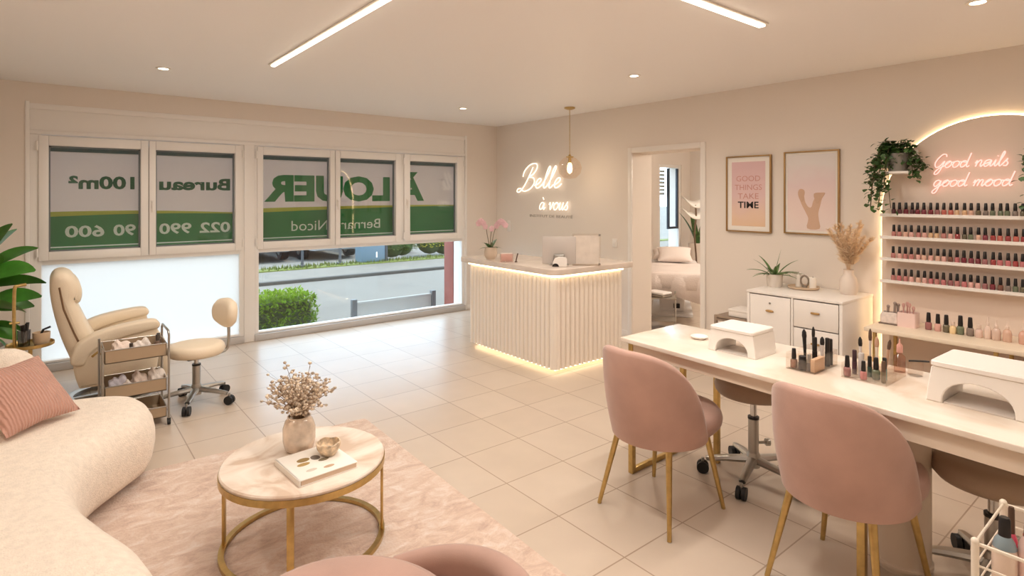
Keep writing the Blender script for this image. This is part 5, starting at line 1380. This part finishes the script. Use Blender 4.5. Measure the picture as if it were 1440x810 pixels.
# ------------------------------------------------------------------ ceiling fittings and light
def strip_light(label, x0, y0, x1, y1):
    t = T('ceiling_strip_light', label, 'ceiling light', ((x0+x1)/2,(y0+y1)/2,H), 0, 'linear lights in the ceiling')
    hx, hy = abs(x1-x0)/2, abs(y1-y0)/2
    bm = BM(); box(bm, (-hx-.014,-hy-.014,-.012), (hx+.014,hy+.014,-.001), .003); O('housing', bm, mat('fitting_white', (244,238,228), .4), t)
    bm = BM(); box(bm, (-hx,-hy,-.022), (hx,hy,-.011), .003); O('diffuser', bm, emit('strip_glow', (255,238,212), 5.), t)
strip_light('long glowing strip light running towards the left windows', 1.295, .9, 1.325, 4.5)
strip_light('glowing strip light crossing the ceiling towards the posters', 1.75, 1.66, 3.2, 1.70)
WARM = (1.0, .895, .78)
def downlight(label, x, y, power):
    t = T('downlight', label, 'downlight', (x, y, H), 0, 'round recessed ceiling spots')
    bm = BM(); lathe(bm, [(.032,-.001),(.052,-.001),(.05,-.007),(.036,-.007),(.032,-.001)], seg=28); O('trim_ring', bm, mat('fitting_white', (244,238,228), .4), t)
    bm = BM(); lathe(bm, [(0,-.0015),(.033,-.0015),(.033,-.004),(0,-.004)], seg=24); O('lens', bm, emit('downlight_lens', (255,238,214), 14.), t)
    l = bpy.data.lights.new('downlight_lamp', 'SPOT'); l.energy = power; l.color = WARM; l.spot_size = rad(150); l.spot_blend = .9; l.shadow_soft_size = .05
    o = bpy.data.objects.new('downlight_lamp', l); COL.objects.link(o); o.location = (x, y, H-.03)
DP = 34
for x, y, lab in ((.69,5.18,'round downlight above the recliner, leftmost on the ceiling'),(3.64,5.41,'small round downlight near the far window corner'),(3.75,3.06,'round downlight on the ceiling in front of the doorway'),(3.70,.80,'round downlight at the top right edge of the frame')):
    downlight(lab, x, y, DP)
for x, y in ((-.6,2.6),(.9,.2),(2.6,-.9),(.2,-1.2),(4.3,-.8)):  # extra downlights added out of view to raise the room's light
    downlight('added unseen round downlight behind or beside the camera, outside the frame', x, y, DP)
# soft light the long strips give off
def area(name, x, y, z, sx, sy, power, col):
    l = bpy.data.lights.new(name, 'AREA'); l.shape = 'RECTANGLE'; l.size = sx; l.size_y = sy; l.energy = power; l.color = col
    o = bpy.data.objects.new(name, l); COL.objects.link(o); o.location = (x, y, z); return o
area('strip_lamp', 1.31, 2.7, H-.026, .04, 3.6, 34, (1,.94,.86))
area('strip_lamp', 2.475, 1.68, H-.026, 1.45, .04, 20, (1,.93,.85))
# unseen fill light added to brighten the treatment room, no fitting there
l = bpy.data.lights.new('treatment_fill', 'POINT'); l.energy = 110; l.color = (1,.88,.74); l.shadow_soft_size = .15
o = bpy.data.objects.new('treatment_fill', l); COL.objects.link(o); o.location = (7.2, 3.0, 2.3)
l = bpy.data.lights.new('pendant_bulb', 'POINT'); l.energy = 2.5; l.color = (1,.82,.6); l.shadow_soft_size = .03
o = bpy.data.objects.new('pendant_bulb', l); COL.objects.link(o); o.location = (4.54, 4.615, H-.77)
# sun and sky
l = bpy.data.lights.new('sun', 'SUN'); l.energy = 3.2; l.color = (1,.88,.72); l.angle = rad(2)
o = bpy.data.objects.new('sun', l); COL.objects.link(o); o.rotation_euler = Vector((-.35,.22,-.9)).to_track_quat('-Z','Y').to_euler()
wd = bpy.data.worlds.new('sky'); SC.world = wd; wd.use_nodes = True
bg = wd.node_tree.nodes['Background']; bg.inputs['Color'].default_value = (.66,.82,1.0,1); bg.inputs['Strength'].default_value = 5.2

SC.view_settings.view_transform = 'Standard'; SC.view_settings.look = 'None'; SC.view_settings.gamma = 1; SC.view_settings.use_curve_mapping = False
SC.view_settings.exposure = .16
cy = SC.cycles
cy.use_denoising = True; cy.max_bounces = 8; cy.diffuse_bounces = 5; cy.glossy_bounces = 4; cy.transparent_max_bounces = 24; cy.transmission_bounces = 6; cy.sample_clamp_indirect = 6; cy.caustics_reflective = False; cy.caustics_refractive = False
